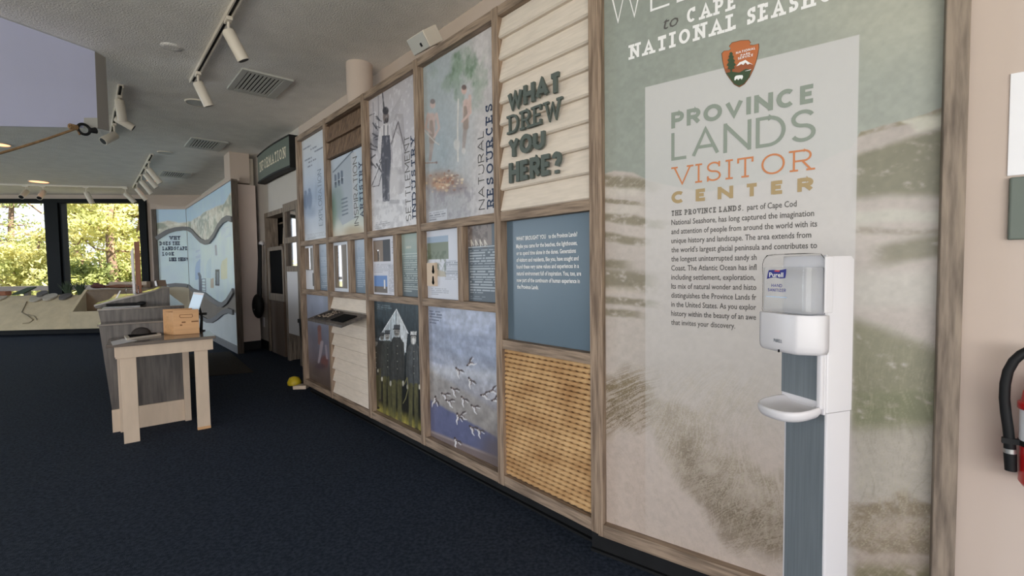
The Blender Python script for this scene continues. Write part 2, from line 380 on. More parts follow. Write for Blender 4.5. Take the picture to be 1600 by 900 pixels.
# ------------------------------------------------------------------ printed graphics: a fine grid whose print is computed
_RNG = np.random.default_rng(7)
_LAT = _RNG.random((256, 256))
def vnoise(x, y):
    xi = np.floor(x).astype(int); yi = np.floor(y).astype(int); fx = x - xi; fy = y - yi
    fx = fx * fx * (3 - 2 * fx); fy = fy * fy * (3 - 2 * fy)
    g = lambda a, b: _LAT[a & 255, b & 255]
    return (g(xi, yi) * (1 - fx) + g(xi + 1, yi) * fx) * (1 - fy) + (g(xi, yi + 1) * (1 - fx) + g(xi + 1, yi + 1) * fx) * fy
def fbm(x, y, o=4):
    t = 0; a = .5; n = 0
    for k in range(o): t = t + a * vnoise(x * 2 ** k + 17 * k, y * 2 ** k + 31 * k); n += a; a *= .5
    return t / n
def streaks(ang, n=26, seed=3, step=1.0):
    """white noise smeared along a direction field: blades of grass"""
    H, Wd = ang.shape; N = np.random.default_rng(seed).random((H, Wd)); acc = np.zeros((H, Wd)); jj, ii = np.meshgrid(np.arange(Wd, dtype=float), np.arange(H, dtype=float))
    for sg in (1, -1):
        x, y = jj.copy(), ii.copy()
        for k in range(n // 2):
            xi = np.clip(x, 0, Wd - 1).astype(int); yi = np.clip(y, 0, H - 1).astype(int); acc += N[yi, xi]; a = ang[yi, xi]; x += sg * step * np.cos(a); y += sg * step * np.sin(a)
    acc = (acc - acc.mean()) / acc.std(); return np.clip(.5 + acc * .18, 0, 1)
def sm(e0, e1, x):
    t = np.clip((x - e0) / (e1 - e0), 0, 1); return t * t * (3 - 2 * t)
class Print:
    """a flat printed panel x0..x1, z0..z1 at depth y of a frame; drawing uses the panel's own coordinates,
    entered through the photograph's pixel positions U, V of the panel's points"""
    def __init__(s, fr, x0, x1, z0, z1, y, res=.004, gain=1.0):
        s.fr, s.y, s.gain = fr, y, gain; nx = max(2, int((x1 - x0) / res)); nz = max(2, int((z1 - z0) / res)); s.nx, s.nz = nx, nz
        X, Z = np.meshgrid(np.linspace(x0, x1, nx), np.linspace(z0, z1, nz)); s.X, s.Z = X, Z; s.b = (x0, x1, z0, z1)
        P = fr.o[None, None, :] + X[..., None] * fr.x + y * fr.y; P[..., 2] += Z
        s.U, s.V = project(P); s.C = np.ones((nz, nx, 3)) * 200.
    def mix(s, a, rgb):
        a = np.clip(a, 0, 1)[..., None]; s.C = s.C * (1 - a) + np.array(rgb, float) * a; return s
    def fill(s, rgb): s.C[:] = rgb; return s
    def vgrad(s, stops):
        t = (s.Z - s.b[2]) / (s.b[3] - s.b[2]); ks = [k for k, _ in stops]
        for c in range(3): s.C[..., c] = np.interp(t, ks, [q[c] for _, q in stops])
        return s
    def grain(s, scale, amt, sx=1., sy=1., rgb=None, lo=.45, hi=.75):
        n = fbm(s.X * scale * sx + 5, s.Z * scale * sy + 9)
        if rgb: return s.mix(sm(lo, hi, n) * amt, rgb)
        s.C = s.C * (1 + (n - .5)[..., None] * 2 * amt); return s
    def poly(s, pts, rgb, a=1.):
        U, V = s.U, s.V; ins = np.zeros(U.shape, bool); n = len(pts)
        for i in range(n):
            (x0, y0), (x1, y1) = pts[i], pts[(i + 1) % n]
            if y0 == y1: continue
            ins ^= ((y0 > V) != (y1 > V)) & (U < (x1 - x0) * (V - y0) / (y1 - y0) + x0)
        return s.mix(ins * a, rgb)
    def ell(s, u, v, ru, rv, rgb, a=1., soft=.25, ang=0.):
        c, q = math.cos(math.radians(ang)), math.sin(math.radians(ang)); dx, dy = s.U - u, s.V - v
        d = np.hypot((dx * c + dy * q) / ru, (-dx * q + dy * c) / rv); return s.mix((1 - sm(1 - soft, 1 + soft, d)) * a, rgb)
    def line(s, pts, w, rgb, a=1., soft=.35):
        d = np.full(s.U.shape, 1e9); ws = w if hasattr(w, '__len__') else [w] * len(pts)
        for i in range(len(pts) - 1):
            (x0, y0), (x1, y1) = pts[i], pts[i + 1]; dx, dy = x1 - x0, y1 - y0; L = dx * dx + dy * dy or 1e-9
            t = np.clip(((s.U - x0) * dx + (s.V - y0) * dy) / L, 0, 1); r = (ws[i] + (ws[i + 1] - ws[i]) * t) / 2
            d = np.minimum(d, np.hypot(s.U - x0 - t * dx, s.V - y0 - t * dy) / r)
        return s.mix((1 - sm(1 - soft, 1 + soft, d)) * a, rgb)
    def rows(s, f0, f1, t0, t1, n, rgb, a=.7, fill=.45, seed=1):
        """n rows of fine print between panel fractions f0..f1 across and t0..t1 down from the top"""
        x0, x1, z0, z1 = s.b; rg = random.Random(seed)
        for i in range(n):
            zc = z1 - (z1 - z0) * (t0 + (t1 - t0) * (i + .5) / n); hh = (z1 - z0) * (t1 - t0) / n * fill / 2
            xe = x0 + (x1 - x0) * (f0 + (f1 - f0) * (rg.uniform(.82, 1) if i < n - 1 else rg.uniform(.35, .7)))
            ink = (np.abs(s.Z - zc) < hh) & (s.X > x0 + (x1 - x0) * f0) & (s.X < xe) & (vnoise(s.X * 75 + i * 9.3, s.X * 0 + i * 3.1) > .22)
            s.mix(ink * a, rgb)
        return s
    def rect(s, f0, f1, t0, t1, rgb, a=1.):
        x0, x1, z0, z1 = s.b
        return s.mix(((s.X > x0 + (x1 - x0) * f0) & (s.X < x0 + (x1 - x0) * f1) & (s.Z < z1 - (z1 - z0) * t0) & (s.Z > z1 - (z1 - z0) * t1)) * a, rgb)
    def build(s, name, label, cat, parent=None, group=None, thick=.010, mat=None, pfr=None):
        nx, nz = s.nx, s.nz; x0, x1, z0, z1 = s.b; c = ((x0 + x1) / 2, s.y, z0)
        V = np.stack([s.X - c[0], np.zeros_like(s.X), s.Z - c[2]], -1).reshape(-1, 3)
        i = np.arange(nz * nx).reshape(nz, nx)
        Q = np.stack([i[:-1, :-1], i[:-1, 1:], i[1:, 1:], i[1:, :-1]], -1).reshape(-1, 4)
        B = np.array([(x, t, z) for z in (0, z1 - z0) for t in (0., thick) for x in (x0 - c[0], x1 - c[0])]); n = len(V)
        Q = np.vstack([Q, np.array([(0, 2, 3, 1), (4, 5, 7, 6), (2, 6, 7, 3), (0, 4, 6, 2), (1, 3, 7, 5)]) + n])
        V = np.vstack([V, B]); me = bpy.data.meshes.new(name)
        me.vertices.add(len(V)); me.vertices.foreach_set('co', V.ravel()); me.loops.add(Q.size); me.loops.foreach_set('vertex_index', Q.ravel())
        me.polygons.add(len(Q)); me.polygons.foreach_set('loop_start', np.arange(0, Q.size, 4)); me.polygons.foreach_set('loop_total', np.full(len(Q), 4))
        me.update(); me.validate()
        C = np.clip(s.C, 0, 255) / 255; C = np.where(C <= .04045, C / 12.92, ((C + .055) / 1.055) ** 2.4) * s.gain; C = np.clip(C, 0, .9).reshape(-1, 3)
        C = np.vstack([C, np.full((8, 3), .5)]); at = me.color_attributes.new('Print', 'FLOAT_COLOR', 'POINT')
        at.data.foreach_set('color', np.hstack([C, np.ones((len(C), 1))]).ravel().astype(np.float32))
        me.materials.append(mat or M['print']); o = bpy.data.objects.new(name, me); COL.objects.link(o)
        if parent is not None:
            o.parent = parent; pf = pfr or s.fr; lc = pf.loc(s.fr.w(*c)); o.location = tuple(lc[k] - parent['fp'][k] for k in range(3)); o.rotation_euler = (0, 0, s.fr.rot - pf.rot)
        else:
            o.location = tuple(s.fr.w(*c)); o.rotation_euler = (0, 0, s.fr.rot)
        o['fp'] = [float(q) for q in c]; return tag(o, label, cat, group)

# ------------------------------------------------------------------ room shell
FAR = Frame((-7.2, 11.76), (.9945, .1045))
def struct(name, mb, mt, fr=WORLD, label=None, **k): return obj(name, mb, mt, fr, label=label, kind='structure', **k)
room = [(-16.6, 10.95), (-6.3, 12.0), (0, 9), (4, 4), (4, -5), (-16.6, -5)]
flat = lambda p, q, t: (p, q, t)
struct('floor', MB().prism(room, flat, -.12, 0), M['carpet'], label='dark navy carpet floor')
struct('ceiling', MB().prism(room, flat, CEIL, CEIL + .2), M['ceiling'], label='stippled grey beige ceiling')
struct('wall_far', MB().box(-9.3, -1.80, 0, .18, 0, .32).box(-9.3, -1.80, 0, .18, 3.09, CEIL).box(-1.80, .1, 0, .18, 0, CEIL), M['beige'], FAR, label='beige wall around the far windows')
struct('wall_rear', MB().box(-16.6, 4, -5.1, -4.95, 0, .25).box(-16.6, 4, -5.1, -4.95, 2.95, CEIL).box(3.2, 4, -5.1, -4.95, 0, CEIL), M['beige'])
struct('wall_left', MB().box(-16.6, -16.45, -5, 10.9, 0, .25).box(-16.6, -16.45, -5, 10.9, 2.95, CEIL), M['beige'])
yi = .51                                       # wall behind the exhibit, depth in WALL frame
struct('wall_exhibit', MB().box(-6.55, .9, yi, yi + .15, 0, CEIL), M['beige'], WALL, label='beige wall strip above the timber exhibit')
struct('wall_information', MB().box(-13.7, -8.19, yi, yi + .15, 0, CEIL).box(-8.19, -6.55, yi, yi + .15, 2.19, CEIL), M['beige_skylit'], WALL, label='pale wall with the doorway under the information sign')
struct('wall_office', MB().box(-10.2, -5.0, 2.3, 2.4, 0, CEIL).box(-10.2, -10.1, .66, 2.3, 0, CEIL).box(-5.1, -5.0, .66, 2.3, 0, CEIL), M['dbrown'], WALL)
struct('wall_return', MB().box(-.02, .1, .21, .9, 0, CEIL), M['beige'], WEL)
struct('wall_right', MB().box(-.02, 4.4, .0455, .2, 0, CEIL), M['beige'], WEL, label='plain beige wall beside the welcome mural')
struct('baseboard_information', MB().box(-13.6, -8.24, yi - .015, yi, 0, .14), M['black'], WALL)
# door frame of the doorway
d = MB().box(-8.23, -8.17, yi - .02, yi + .16, 0, 2.14).box(-8.23, -7.16, yi - .02, yi + .16, 2.14, 2.21).box(-7.22, -7.12, yi - .03, yi + .16, 0, 2.2)
struct('door_1', d, M['woodgrey'], WALL, label='grey wood frame of the office doorway')

# far windows: black frames, glass
def far_window(n, a0, a1, wide):
    r = struct(f'window_{n}', MB().box(a0, a1, -.02, .14, 3.0, 3.10).box(a0, a1, -.02, .14, .30, .40)
               .box(a1 - wide, a1, -.06, .14, .40, 3.0).box(a0, a0 + .06, -.02, .14, .40, 3.0), M['blackframe'], FAR, label='black framed picture window of the far wall')
    p = obj('window_pane', MB().box(a0 + .06, a1 - wide, .05, .056, .40, 3.0), M['pane'], FAR, parent=r)
xw = [FAR.on(u, 400)[0] for u in (76.0, 97.0, 222.5, 233.5)]
far_window(1, xw[1], xw[3], xw[3] - xw[2])
far_window(2, xw[0] - 1.92, xw[1], xw[1] - xw[0])
far_window(3, xw[0] - 3.84, xw[0] - 1.92, .3)
far_window(4, xw[0] - 5.4, xw[0] - 3.84, .3)

# ------------------------------------------------------------------ timber exhibit frame along the wall
SP = [-5.12, -4.364, -3.562, -2.759, -1.950]; PW = .05; REC = .048
ZT, ZM1, ZM2, ZB = (2.6235, 2.675), (1.547, 1.597), (1.051, 1.101), (.098, .155)
fr = thing('exhibit_frame', 'long weathered timber frame dividing the exhibit wall into panels', 'exhibit frame', WALL, (-3.2, 0, 0))
for s0 in SP + [-1.300]:
    obj('post', MB().box(s0, s0 + PW, 0, .075, .098, 3.0 if s0 > -1.9 and s0 > -1.4 else 2.675), M['woodv'], WALL, fr, bevel=.002)
for s0 in (-4.722, -3.898, -3.097, -2.301):
    obj('short_post', MB().box(s0, s0 + PW, .004, .07, ZM2[1], ZM1[0]), M['woodv'], WALL, fr, bevel=.002)
ends = SP + [-1.300]
for i in range(5):
    a, b = ends[i] + PW, ends[i + 1]
    for z in ([ZT, ZM1, ZM2, ZB] if i < 4 else [ZT, ZM1, (.858, .908), ZB]):
        obj('rail', MB().box(a, b, .003, .07, *z), M['woodh'], WALL, fr, bevel=.002)
obj('backing_board', MB().box(-5.12, -1.25, .07, .09, .098, 2.66).box(-5.12, -5.10, .07, .5, .1, 2.66), M['dbrown'], WALL, fr)
obj('kickboard', MB().box(-5.10, -1.24, .075, .10, 0, .10).box(-5.10, -1.24, .058, .10, 0, .012), M['black'], WALL, fr, label='black kickboard under the timber')

def bay(i, half=None):
    a, b = SP[i] + PW, (SP + [-1.300])[i + 1]
    ms = (-4.722, -3.898, -3.097, -2.301)
    if half == 0: b = ms[i]
    if half == 1: a = ms[i] + PW
    return a, b
LY = REC - .0012
# --- painted photo panels (upper row)
a, b = bay(0); P = Print(WALL, a, b, ZM1[1], ZT[0], REC, .005)
P.vgrad([(0, (206, 212, 222)), (.2, (186, 197, 214)), (.42, (160, 178, 204)), (.6, (186, 198, 216)), (1, (204, 208, 214))]).grain(4, .06)
for u, v, h in ((478, 314, 17), (484, 312, 19)):
    P.ell(u, v, 3.6, h * .75, (112, 130, 160), .75); P.ell(u - .5, v - h * .8, 2., 3, (112, 130, 160), .75)
P.ell(485, 330, 8, 9, (130, 148, 176), .5, .6); P.ell(494, 300, 1.6, 14, (150, 166, 190), .6, .5)
P.rows(.1, .9, .93, .985, 4, (120, 128, 140), .5)
for i, (f0, f1) in enumerate(((.05, .55), (.35, .95), (.5, .95), (.1, .8), (.25, .95), (.2, .6))): P.rows(f0, f1, .07 + i * .038, .1 + i * .038, 1, (110, 118, 138), .8, .5, seed=i)
pa = P.build('graphic_panel', 'tall pale blue panel with slanted script and two shadowy figures', 'graphic panel')
a, b = bay(1); zs = 2.30; P = Print(WALL, a, b, ZM1[1], zs, REC, .005)
P.vgrad([(0, (208, 200, 186)), (.12, (200, 204, 196)), (.4, (150, 170, 182)), (.7, (176, 190, 204)), (1, (190, 200, 214))]).grain(5, .08)
P.poly([(521, 268), (550, 236), (553, 236), (556, 340), (535, 352), (524, 330)], (168, 178, 190), .9)
P.line([(520.5, 269), (551, 236)], 1.6, (92, 104, 122)).poly([(548, 240), (556, 236), (560, 330), (552, 340)], (196, 198, 204), .7)
for (u, v) in ((524, 283), (529, 280), (534, 277)):
    P.line([(u, v - 9), (u + .6, v + 9)], 3.2, (98, 112, 132)); P.ell(u + .5, v + 3, 1.1, 3.6, (54, 64, 82)); P.line([(u - 2, v + 1), (u + 3, v)], .7, (210, 216, 224))
P.ell(527, 315, 9, 26, (120, 142, 140), .55, .5).ell(521, 330, 5, 24, (112, 140, 118), .5, .5)
for i in range(5): P.line([(534 + i * .3, 312 + i * 6), (542 + i * .3, 309 + i * 6)], 2.2, (92, 106, 122), .8)
P.ell(553, 362, 14, 9, (168, 150, 118), .6, .6)
pb = P.build('graphic_panel', 'panel of a pale house with dark windows below brown shingles', 'graphic panel')
a, b = bay(2); P = Print(WALL, a, b, ZM1[1], ZT[0], REC, .004)
P.vgrad([(0, (214, 214, 220)), (.25, (206, 206, 212)), (.7, (190, 188, 196)), (1, (184, 180, 186))]).grain(5, .05)
P.line([(597, 139), (600, 170), (601, 200)], [1.6, 2.4, 2.8], (84, 84, 92)).line([(591, 150), (592, 210)], 1.0, (130, 130, 138)).line([(583, 160), (584, 220)], 1, (140, 140, 148))
for k in range(7): P.line([(605, 186 + k * 2), (628 - k, 148 + k * 5)], .8, (150, 148, 154), .6)
P.poly([(608, 215), (618, 178), (630, 178), (634, 240), (632, 300), (610, 310)], (158, 154, 160), .55); P.poly([(613, 230), (618, 205), (626, 214), (628, 260), (614, 262)], (206, 204, 210), .8)
P.line([(611, 225), (622, 190), (633, 235)], 1.6, (110, 106, 112))
rg = random.Random(3)
for k in range(26):                                  # nets and rigging on the left
    u = rg.uniform(575, 594); v = rg.uniform(180, 262); P.line([(u, v), (u + rg.uniform(3, 10), v + rg.uniform(-10, 14))], rg.uniform(.8, 2.2), (52, 54, 64), .8)
P.ell(578, 250, 3, 30, (58, 58, 66), .7, .6).ell(588, 220, 6, 14, (70, 72, 82), .5, .6)
P.line([(581, 290), (590, 268), (596, 252)], 1.2, (66, 66, 74)).line([(581, 292), (592, 290), (597, 268)], 1, (66, 66, 74))
# fisherman
P.poly([(594, 200), (600, 193), (608, 196), (611, 214), (610, 232), (598, 234), (593, 240), (590, 232)], (206, 204, 208))
P.line([(594, 202), (592, 222), (596, 238)], 3.6, (200, 198, 204)).line([(609, 198), (611, 218), (606, 232)], 3.4, (196, 194, 200))
P.poly([(597, 212), (609, 211), (611, 245), (609, 284), (609, 314), (598, 315), (597, 285), (595, 245)], (82, 84, 96)).line([(603, 250), (603, 313)], .9, (60, 62, 72))
P.line([(600, 196), (600, 214)], 1.2, (82, 84, 96)).line([(606, 196), (606, 213)], 1.2, (82, 84, 96))
P.ell(603, 183, 4.6, 9, (120, 112, 112), 1, .2).ell(602.5, 173, 4.6, 6, (58, 58, 66), 1, .2).ell(604, 188, 2.8, 4, (70, 66, 70))
P.ell(616, 290, 8, 30, (208, 206, 210), .8, .4); P.grain(30, .35, 1, 1, (236, 236, 240), .55, .75)
P.mix((P.V > 312) * sm(.4, .7, fbm(P.X * 22, P.Z * 30)) * .75, (160, 160, 168)).mix((P.V > 318) * .35, (232, 232, 236))
P.mix(sm(4, 0, P.U - (573 + (P.V - 150) * .03)) * (P.V > 240) * .8, (44, 46, 56)); P.rows(.06, .4, .93, .985, 4, (120, 122, 130), .55)
pc = P.build('graphic_panel', 'black and white photo panel of a bearded fisherman beside hanging nets', 'graphic panel')
a, b = bay(3); P = Print(WALL, a, b, ZM1[1], ZT[0], REC, .004)
P.fill((196, 190, 190)); t = sm(760, 690, P.U)
P.mix(t * .75, (158, 172, 178)); P.mix(sm(330, 200, P.V) * sm(735, 670, P.U) * .6, (140, 156, 160)); P.mix(sm(120, 60, P.V) * sm(660, 750, P.U) * .6, (206, 198, 196))
g = sm(.42, .7, fbm(P.X * 9, P.Z * 9)) * sm(70, 20, np.abs(P.U - 712)) * sm(190, 120, P.V) * sm(60, 90, P.V)
P.mix(g * .75, (108, 134, 108)); P.mix(sm(.5, .7, fbm(P.X * 26, P.Z * 22)) * g * .8, (88, 116, 88))
P.ell(690, 225, 24, 50, (150, 168, 182), .5, .7); P.mix(sm(240, 300, P.V) * sm(752, 700, P.U) * .5, (150, 140, 146))
for (u, v, ru, rv, c_, al) in ((692, 282, 26, 14, (150, 118, 96), .85), (704, 292, 26, 12, (134, 112, 108), .6), (688, 288, 12, 9, (196, 142, 100), .8)): P.ell(u, v, ru, rv, c_, al, .5)
rg = random.Random(9)
for k in range(60):
    u = rg.gauss(696, 15); v = rg.gauss(283, 9); P.ell(u, v, rg.uniform(1.2, 3), rg.uniform(1, 2.2), rg.choice([(206, 178, 140), (112, 84, 70), (226, 206, 178), (150, 96, 70)]), .8)
P.mix((P.V > 292) * sm(.45, .7, fbm(P.X * 30, P.Z * 30)) * sm(752, 735, P.U) * .45, (112, 104, 116))
def man(head, chest, hip, knee, foot, skin, hair):
    P.line([chest, hip], [11, 9], skin); P.line([hip, knee, foot], [8, 6, 4], (150, 128, 118), .9); P.line([(hip[0] - 1, hip[1] - 22), (hip[0], hip[1] + 8)], [5, 9], (132, 104, 86), .9)
    P.ell(head[0], head[1], 4.2, 6.6, skin, 1, .2); P.ell(head[0], head[1] - 4.5, 3.8, 4, hair, 1, .25)
man((676, 163), (675, 182), (675, 212), (674, 232), (672, 250), (198, 160, 148), (84, 70, 68))
P.line([(669, 178), (665, 200), (674, 208)], [4, 3.6, 3], (190, 152, 140)).line([(682, 178), (686, 200), (678, 215)], [4, 3.6, 3], (206, 168, 156)).line([(662, 203), (680, 222), (686, 226)], 1.6, (214, 206, 196))
man((725, 141), (729, 160), (728, 190), (726, 212), (724, 236), (210, 166, 152), (92, 74, 70))
P.line([(734, 150), (735, 176), (722, 190)], [4.6, 4, 3.4], (212, 168, 154)).line([(716, 155), (715, 200), (715.5, 252)], 2.4, (222, 216, 206)).ell(714, 226, 5, 9, (224, 220, 214), .9); P.ell(724.5, 236, 3, 5, (222, 216, 212), .9)
P.line([(661, 255), (682, 254)], 1.6, (138, 108, 92)).ell(682, 254, 1.6, 1.8, (110, 84, 72)); P.grain(12, .06); P.grain(45, .10)
P.mix(.20 + .25 * sm(.4, .65, fbm(P.X * 4, P.Z * 4)) * sm(755, 730, P.U), (176, 180, 186))
P.rect(.04, .32, .925, .99, (198, 202, 212), .7).rows(.05, .31, .93, .985, 4, (104, 108, 118), .7)
pd = P.build('graphic_panel', 'misty photo panel of two bare chested people tending a smoking heap of shells', 'graphic panel')
# vertical titles
def vtitle(parent, text, u0, v0, v1, wt, slab, mt, width_px):
    x0, z0 = WALL.on(u0, v0, LY); _, z1 = WALL.on(u0 + .6, v1, LY); x1, _ = WALL.on(u0 - width_px, v0, LY)
    for k in range(len(text)): obj('letter', lettering(text, (x0, z0), x0 - x1, wt, z1 - z0, .16, slab, LY, rot=True, only=k), mt, WALL, parent)
vtitle(pd, 'NATURAL', 757.5, 327, 203, .09, False, M['darktext'], 9.5)
vtitle(pd, 'RESOURCES', 771.5, 324, 158, .17, True, M['navytext'], 10.5)
vtitle(pc, 'SETTLEMENT', 642.6, 345, 208, .09, False, M['darktext'], 8.2)
vtitle(pc, 'INDUSTRY', 651, 341, 209, .17, True, M['navytext'], 6.6)
vtitle(pb, 'INSPIRATION', 560.8, 352, 242, .09, False, M['darktext'], 7)
vtitle(pb, 'ARTISTRY', 568.6, 340, 250, .17, True, M['navytext'], 6)
vtitle(pa, 'EXPLORATION', 504.5, 352, 262, .09, False, M['softtext'], 6)

# --- shingles above the house panel
a, b = bay(1); g = MB(); rg = random.Random(5)
for r_ in range(3):
    z0 = 2.302 + r_ * .15; x = a
    while x < b - .005:
        w = min(rg.uniform(.07, .13), b - x); dz = rg.uniform(0, .004)
        g.prism([(.010, z0 + dz), (.043, z0 + dz), (.046, min(2.6235, z0 + .16)), (.040, min(2.6235, z0 + .16))], lambda p, q, t: (t, p, q), x, x + w - .002); x += w
obj('shingle_panel', g, M['shingle'], WALL, label='brown wood shingles filling the top of the house panel bay', cat='shingle panel')

# --- middle row
def mid(i, h, paint, label):
    a, b = bay(i, h); P = Print(WALL, a, b, ZM2[1], ZM1[0], REC, .004); paint(P); return P.build('text_panel', label, 'text panel', group=None)
WH, TX = (214, 218, 228), (110, 118, 132)
def m0(P): P.fill(WH).rect(.05, .62, .05, .56, (120, 118, 116)).rect(.44, .98, .62, .94, WH).rect(.55, .95, .62, .92, (74, 78, 84)).rows(.66, .96, .08, .5, 12, TX, .4)
p0 = mid(0, 0, m0, 'small white text panel with reflecting picture, leftmost of the middle row')
def m1(P): P.vgrad([(0, (112, 130, 148)), (.5, (138, 156, 178)), (1, (186, 198, 214))]).rows(.08, .9, .3, .95, 17, (214, 222, 232), .55).rect(0, 1, .285, .292, (214, 222, 232), .7).rows(.2, .7, .08, .22, 1, (150, 164, 186), .5)
mid(0, 1, m1, 'narrow blue grey text panel first from the left in the middle row')
def m2(P): P.fill((206, 212, 222)).rect(.03, .70, .06, .93, (120, 112, 104)).rows(.74, .97, .4, .92, 22, TX, .35)
p2 = mid(1, 0, m2, 'white panel with a tall reflecting picture under the house panel')
def m3(P): P.vgrad([(0, (108, 126, 142)), (.5, (134, 152, 174)), (1, (184, 196, 212))]).rows(.08, .9, .32, .9, 15, (206, 216, 228), .5).rect(0, 1, .30, .307, (214, 222, 232), .7).rows(.2, .75, .1, .24, 1, (150, 164, 186), .6)
mid(1, 1, m3, 'blue grey text panel beside the tall reflecting picture under the house panel')
def m4(P):
    P.fill((208, 210, 222)).rect(.02, .70, .05, .42, (52, 54, 62)).rect(.02, .42, .06, .42, (134, 118, 106)).rect(.02, .55, .67, .97, (104, 140, 196))
    P.rect(.02, .55, .86, .97, (110, 104, 100)).rect(.42, .48, .74, .9, (222, 222, 226)).rows(.02, .72, .46, .62, 6, TX, .5).rows(.6, .97, .46, .97, 26, TX, .5).rows(.75, .97, .06, .3, 8, TX, .5)
p4 = mid(2, 0, m4, 'white panel with a blue lighthouse photo under the fisherman panel')
def m5(P): P.vgrad([(0, (92, 104, 112)), (.5, (110, 126, 128)), (.68, (142, 160, 158)), (.9, (160, 172, 166)), (1, (150, 166, 160))]).rows(.06, .95, .34, .93, 17, (206, 214, 212), .6).rect(0, 1, .315, .323, (214, 222, 222), .8).rows(.2, .85, .18, .25, 1, (206, 204, 190), .6)
mid(2, 1, m5, 'grey green text panel with white print under the fisherman panel')
def m6(P):
    P.fill((202, 206, 218)).rect(.0, .62, .09, .42, (118, 128, 112)).rect(0, .62, .09, .18, (150, 168, 190)).mix(((P.U < 697) & (P.V < 432) & (P.V > 392)) * sm(.4, .65, fbm(P.X * 40, P.Z * 40)) * .6, (84, 98, 78))
    P.poly([(669, 418), (697, 425), (697, 433), (669, 430)], (176, 170, 158)).rows(.5, .98, .44, .72, 11, TX, .6).rows(.1, .62, .84, .95, 4, TX, .6)
p6 = mid(3, 0, m6, 'white panel with a dune photo and a small wooden block attached')
def m7(P):
    P.fill((84, 94, 104)).rect(.0, .74, .0, .27, (130, 120, 116)).mix(((P.V < 388) & (P.U < 762)) * sm(.4, .62, fbm(P.X * 50, P.Z * 50)) * .6, (84, 74, 70)).rect(0, 1, .275, .283, (206, 212, 218), .9)
    P.rows(.05, .98, .31, .9, 17, (196, 204, 212), .7).rows(.05, .6, .92, .98, 2, (196, 204, 212), .4)
    for k in range(4): P.line([(736 + k * 7, 375), (737 + k * 7, 384)], 1.6, (206, 200, 190)).line([(736 + k * 7, 375), (740 + k * 7, 383)], 1.3, (206, 200, 190))
mid(3, 1, m7, 'dark grey text panel with a brown photo above white print')
# reflecting pictures and the little block
def patch(parent, px, mt, name, th=.004, y=REC, label=None):
    pts = [WALL.on(u, v, y) for u, v in px]; xs = [p[0] for p in pts]; zs_ = [p[1] for p in pts]
    return obj(name, MB().box(min(xs), max(xs), y - th, y - .0005, min(zs_), max(zs_)), mt, WALL, parent, label=label)
patch(p0, [(477.5, 388), (485.5, 421)], M['mirror'], 'picture_glass', label='glass reflecting the trees outside')
patch(p2, [(526, 384), (535.5, 448)], M['mirror'], 'picture_glass', label='glass reflecting the trees outside')
patch(p4, [(587.5, 391), (593, 408)], M['mirror'], 'picture_glass', label='glass reflecting a bright window')
bk = patch(p6, [(671, 411), (684, 447)], M['cream'], 'wood_block', .022, label='pale wooden block with two dark holes')
for v in (421, 438):
    x, z = WALL.on(677, v, REC - .022); obj('shell_shape', MB().prism([(x + .016 * math.cos(t) * (1.0 if math.sin(t) < 0 else .55), z + .028 * math.sin(t)) for t in np.linspace(0, 2 * math.pi, 13)[:-1]], lambda p, q, t: (p, t, q), REC - .0245, REC - .0215), M['dark'], WALL, bk)

# --- lower row
a, b = bay(0); P = Print(WALL, a, b, ZB[1], ZM2[0], REC, .005)
P.vgrad([(0, (92, 78, 70)), (.16, (104, 92, 90)), (.26, (112, 104, 112)), (.55, (122, 124, 140)), (.85, (146, 156, 178)), (1, (160, 170, 192))]).grain(6, .12)
P.line([(499, 516), (500, 536)], [5, 6], (142, 104, 98), .9).ell(499, 513, 3, 5, (128, 92, 88), .9).line([(503, 535), (500, 556), (498, 566)], [5, 4, 3], (168, 158, 166), .9).ell(507, 566, 6, 10, (116, 74, 70), .8, .4).line([(509, 540), (511, 560)], 3, (170, 160, 168), .7).ell(500, 573, 8, 4, (84, 68, 80), .8, .4)
P.mix(sm(562, 574, P.V) * .3, (96, 84, 78)); P.rows(.1, .5, .93, .97, 2, (130, 124, 124), .4)
P.build('photo_panel', 'dim painted panel of a skirted figure left of the lower clapboards', 'photo panel')
a, b = bay(2); P = Print(WALL, a, b, ZB[1], ZM2[0], REC, .004)
P.vgrad([(0, (138, 130, 70)), (.05, (108, 102, 54)), (.11, (30, 29, 22)), (.3, (24, 26, 24)), (.6, (34, 42, 46)), (1, (52, 66, 74))]).grain(5, .15)
P.rows(.06, .4, .03, .08, 3, (150, 164, 168), .5)
P.poly([(619.5, 483), (598, 517), (592, 530), (602, 545), (632, 556), (634, 540), (637, 520)], (172, 182, 188)); P.poly([(619.5, 483), (618, 520), (634, 552), (637, 520)], (198, 204, 208), .9); P.line([(619.5, 483), (618.5, 515)], .9, (120, 130, 138))
P.line([(619.5, 483), (597, 519)], 1, (220, 224, 226)).line([(619.5, 483), (638, 521)], 1, (220, 224, 226))
for k in range(5): P.line([(606 + k * 5, 512 + k * 2), (604 + k * 5, 540)], .8, (140, 150, 158), .6)
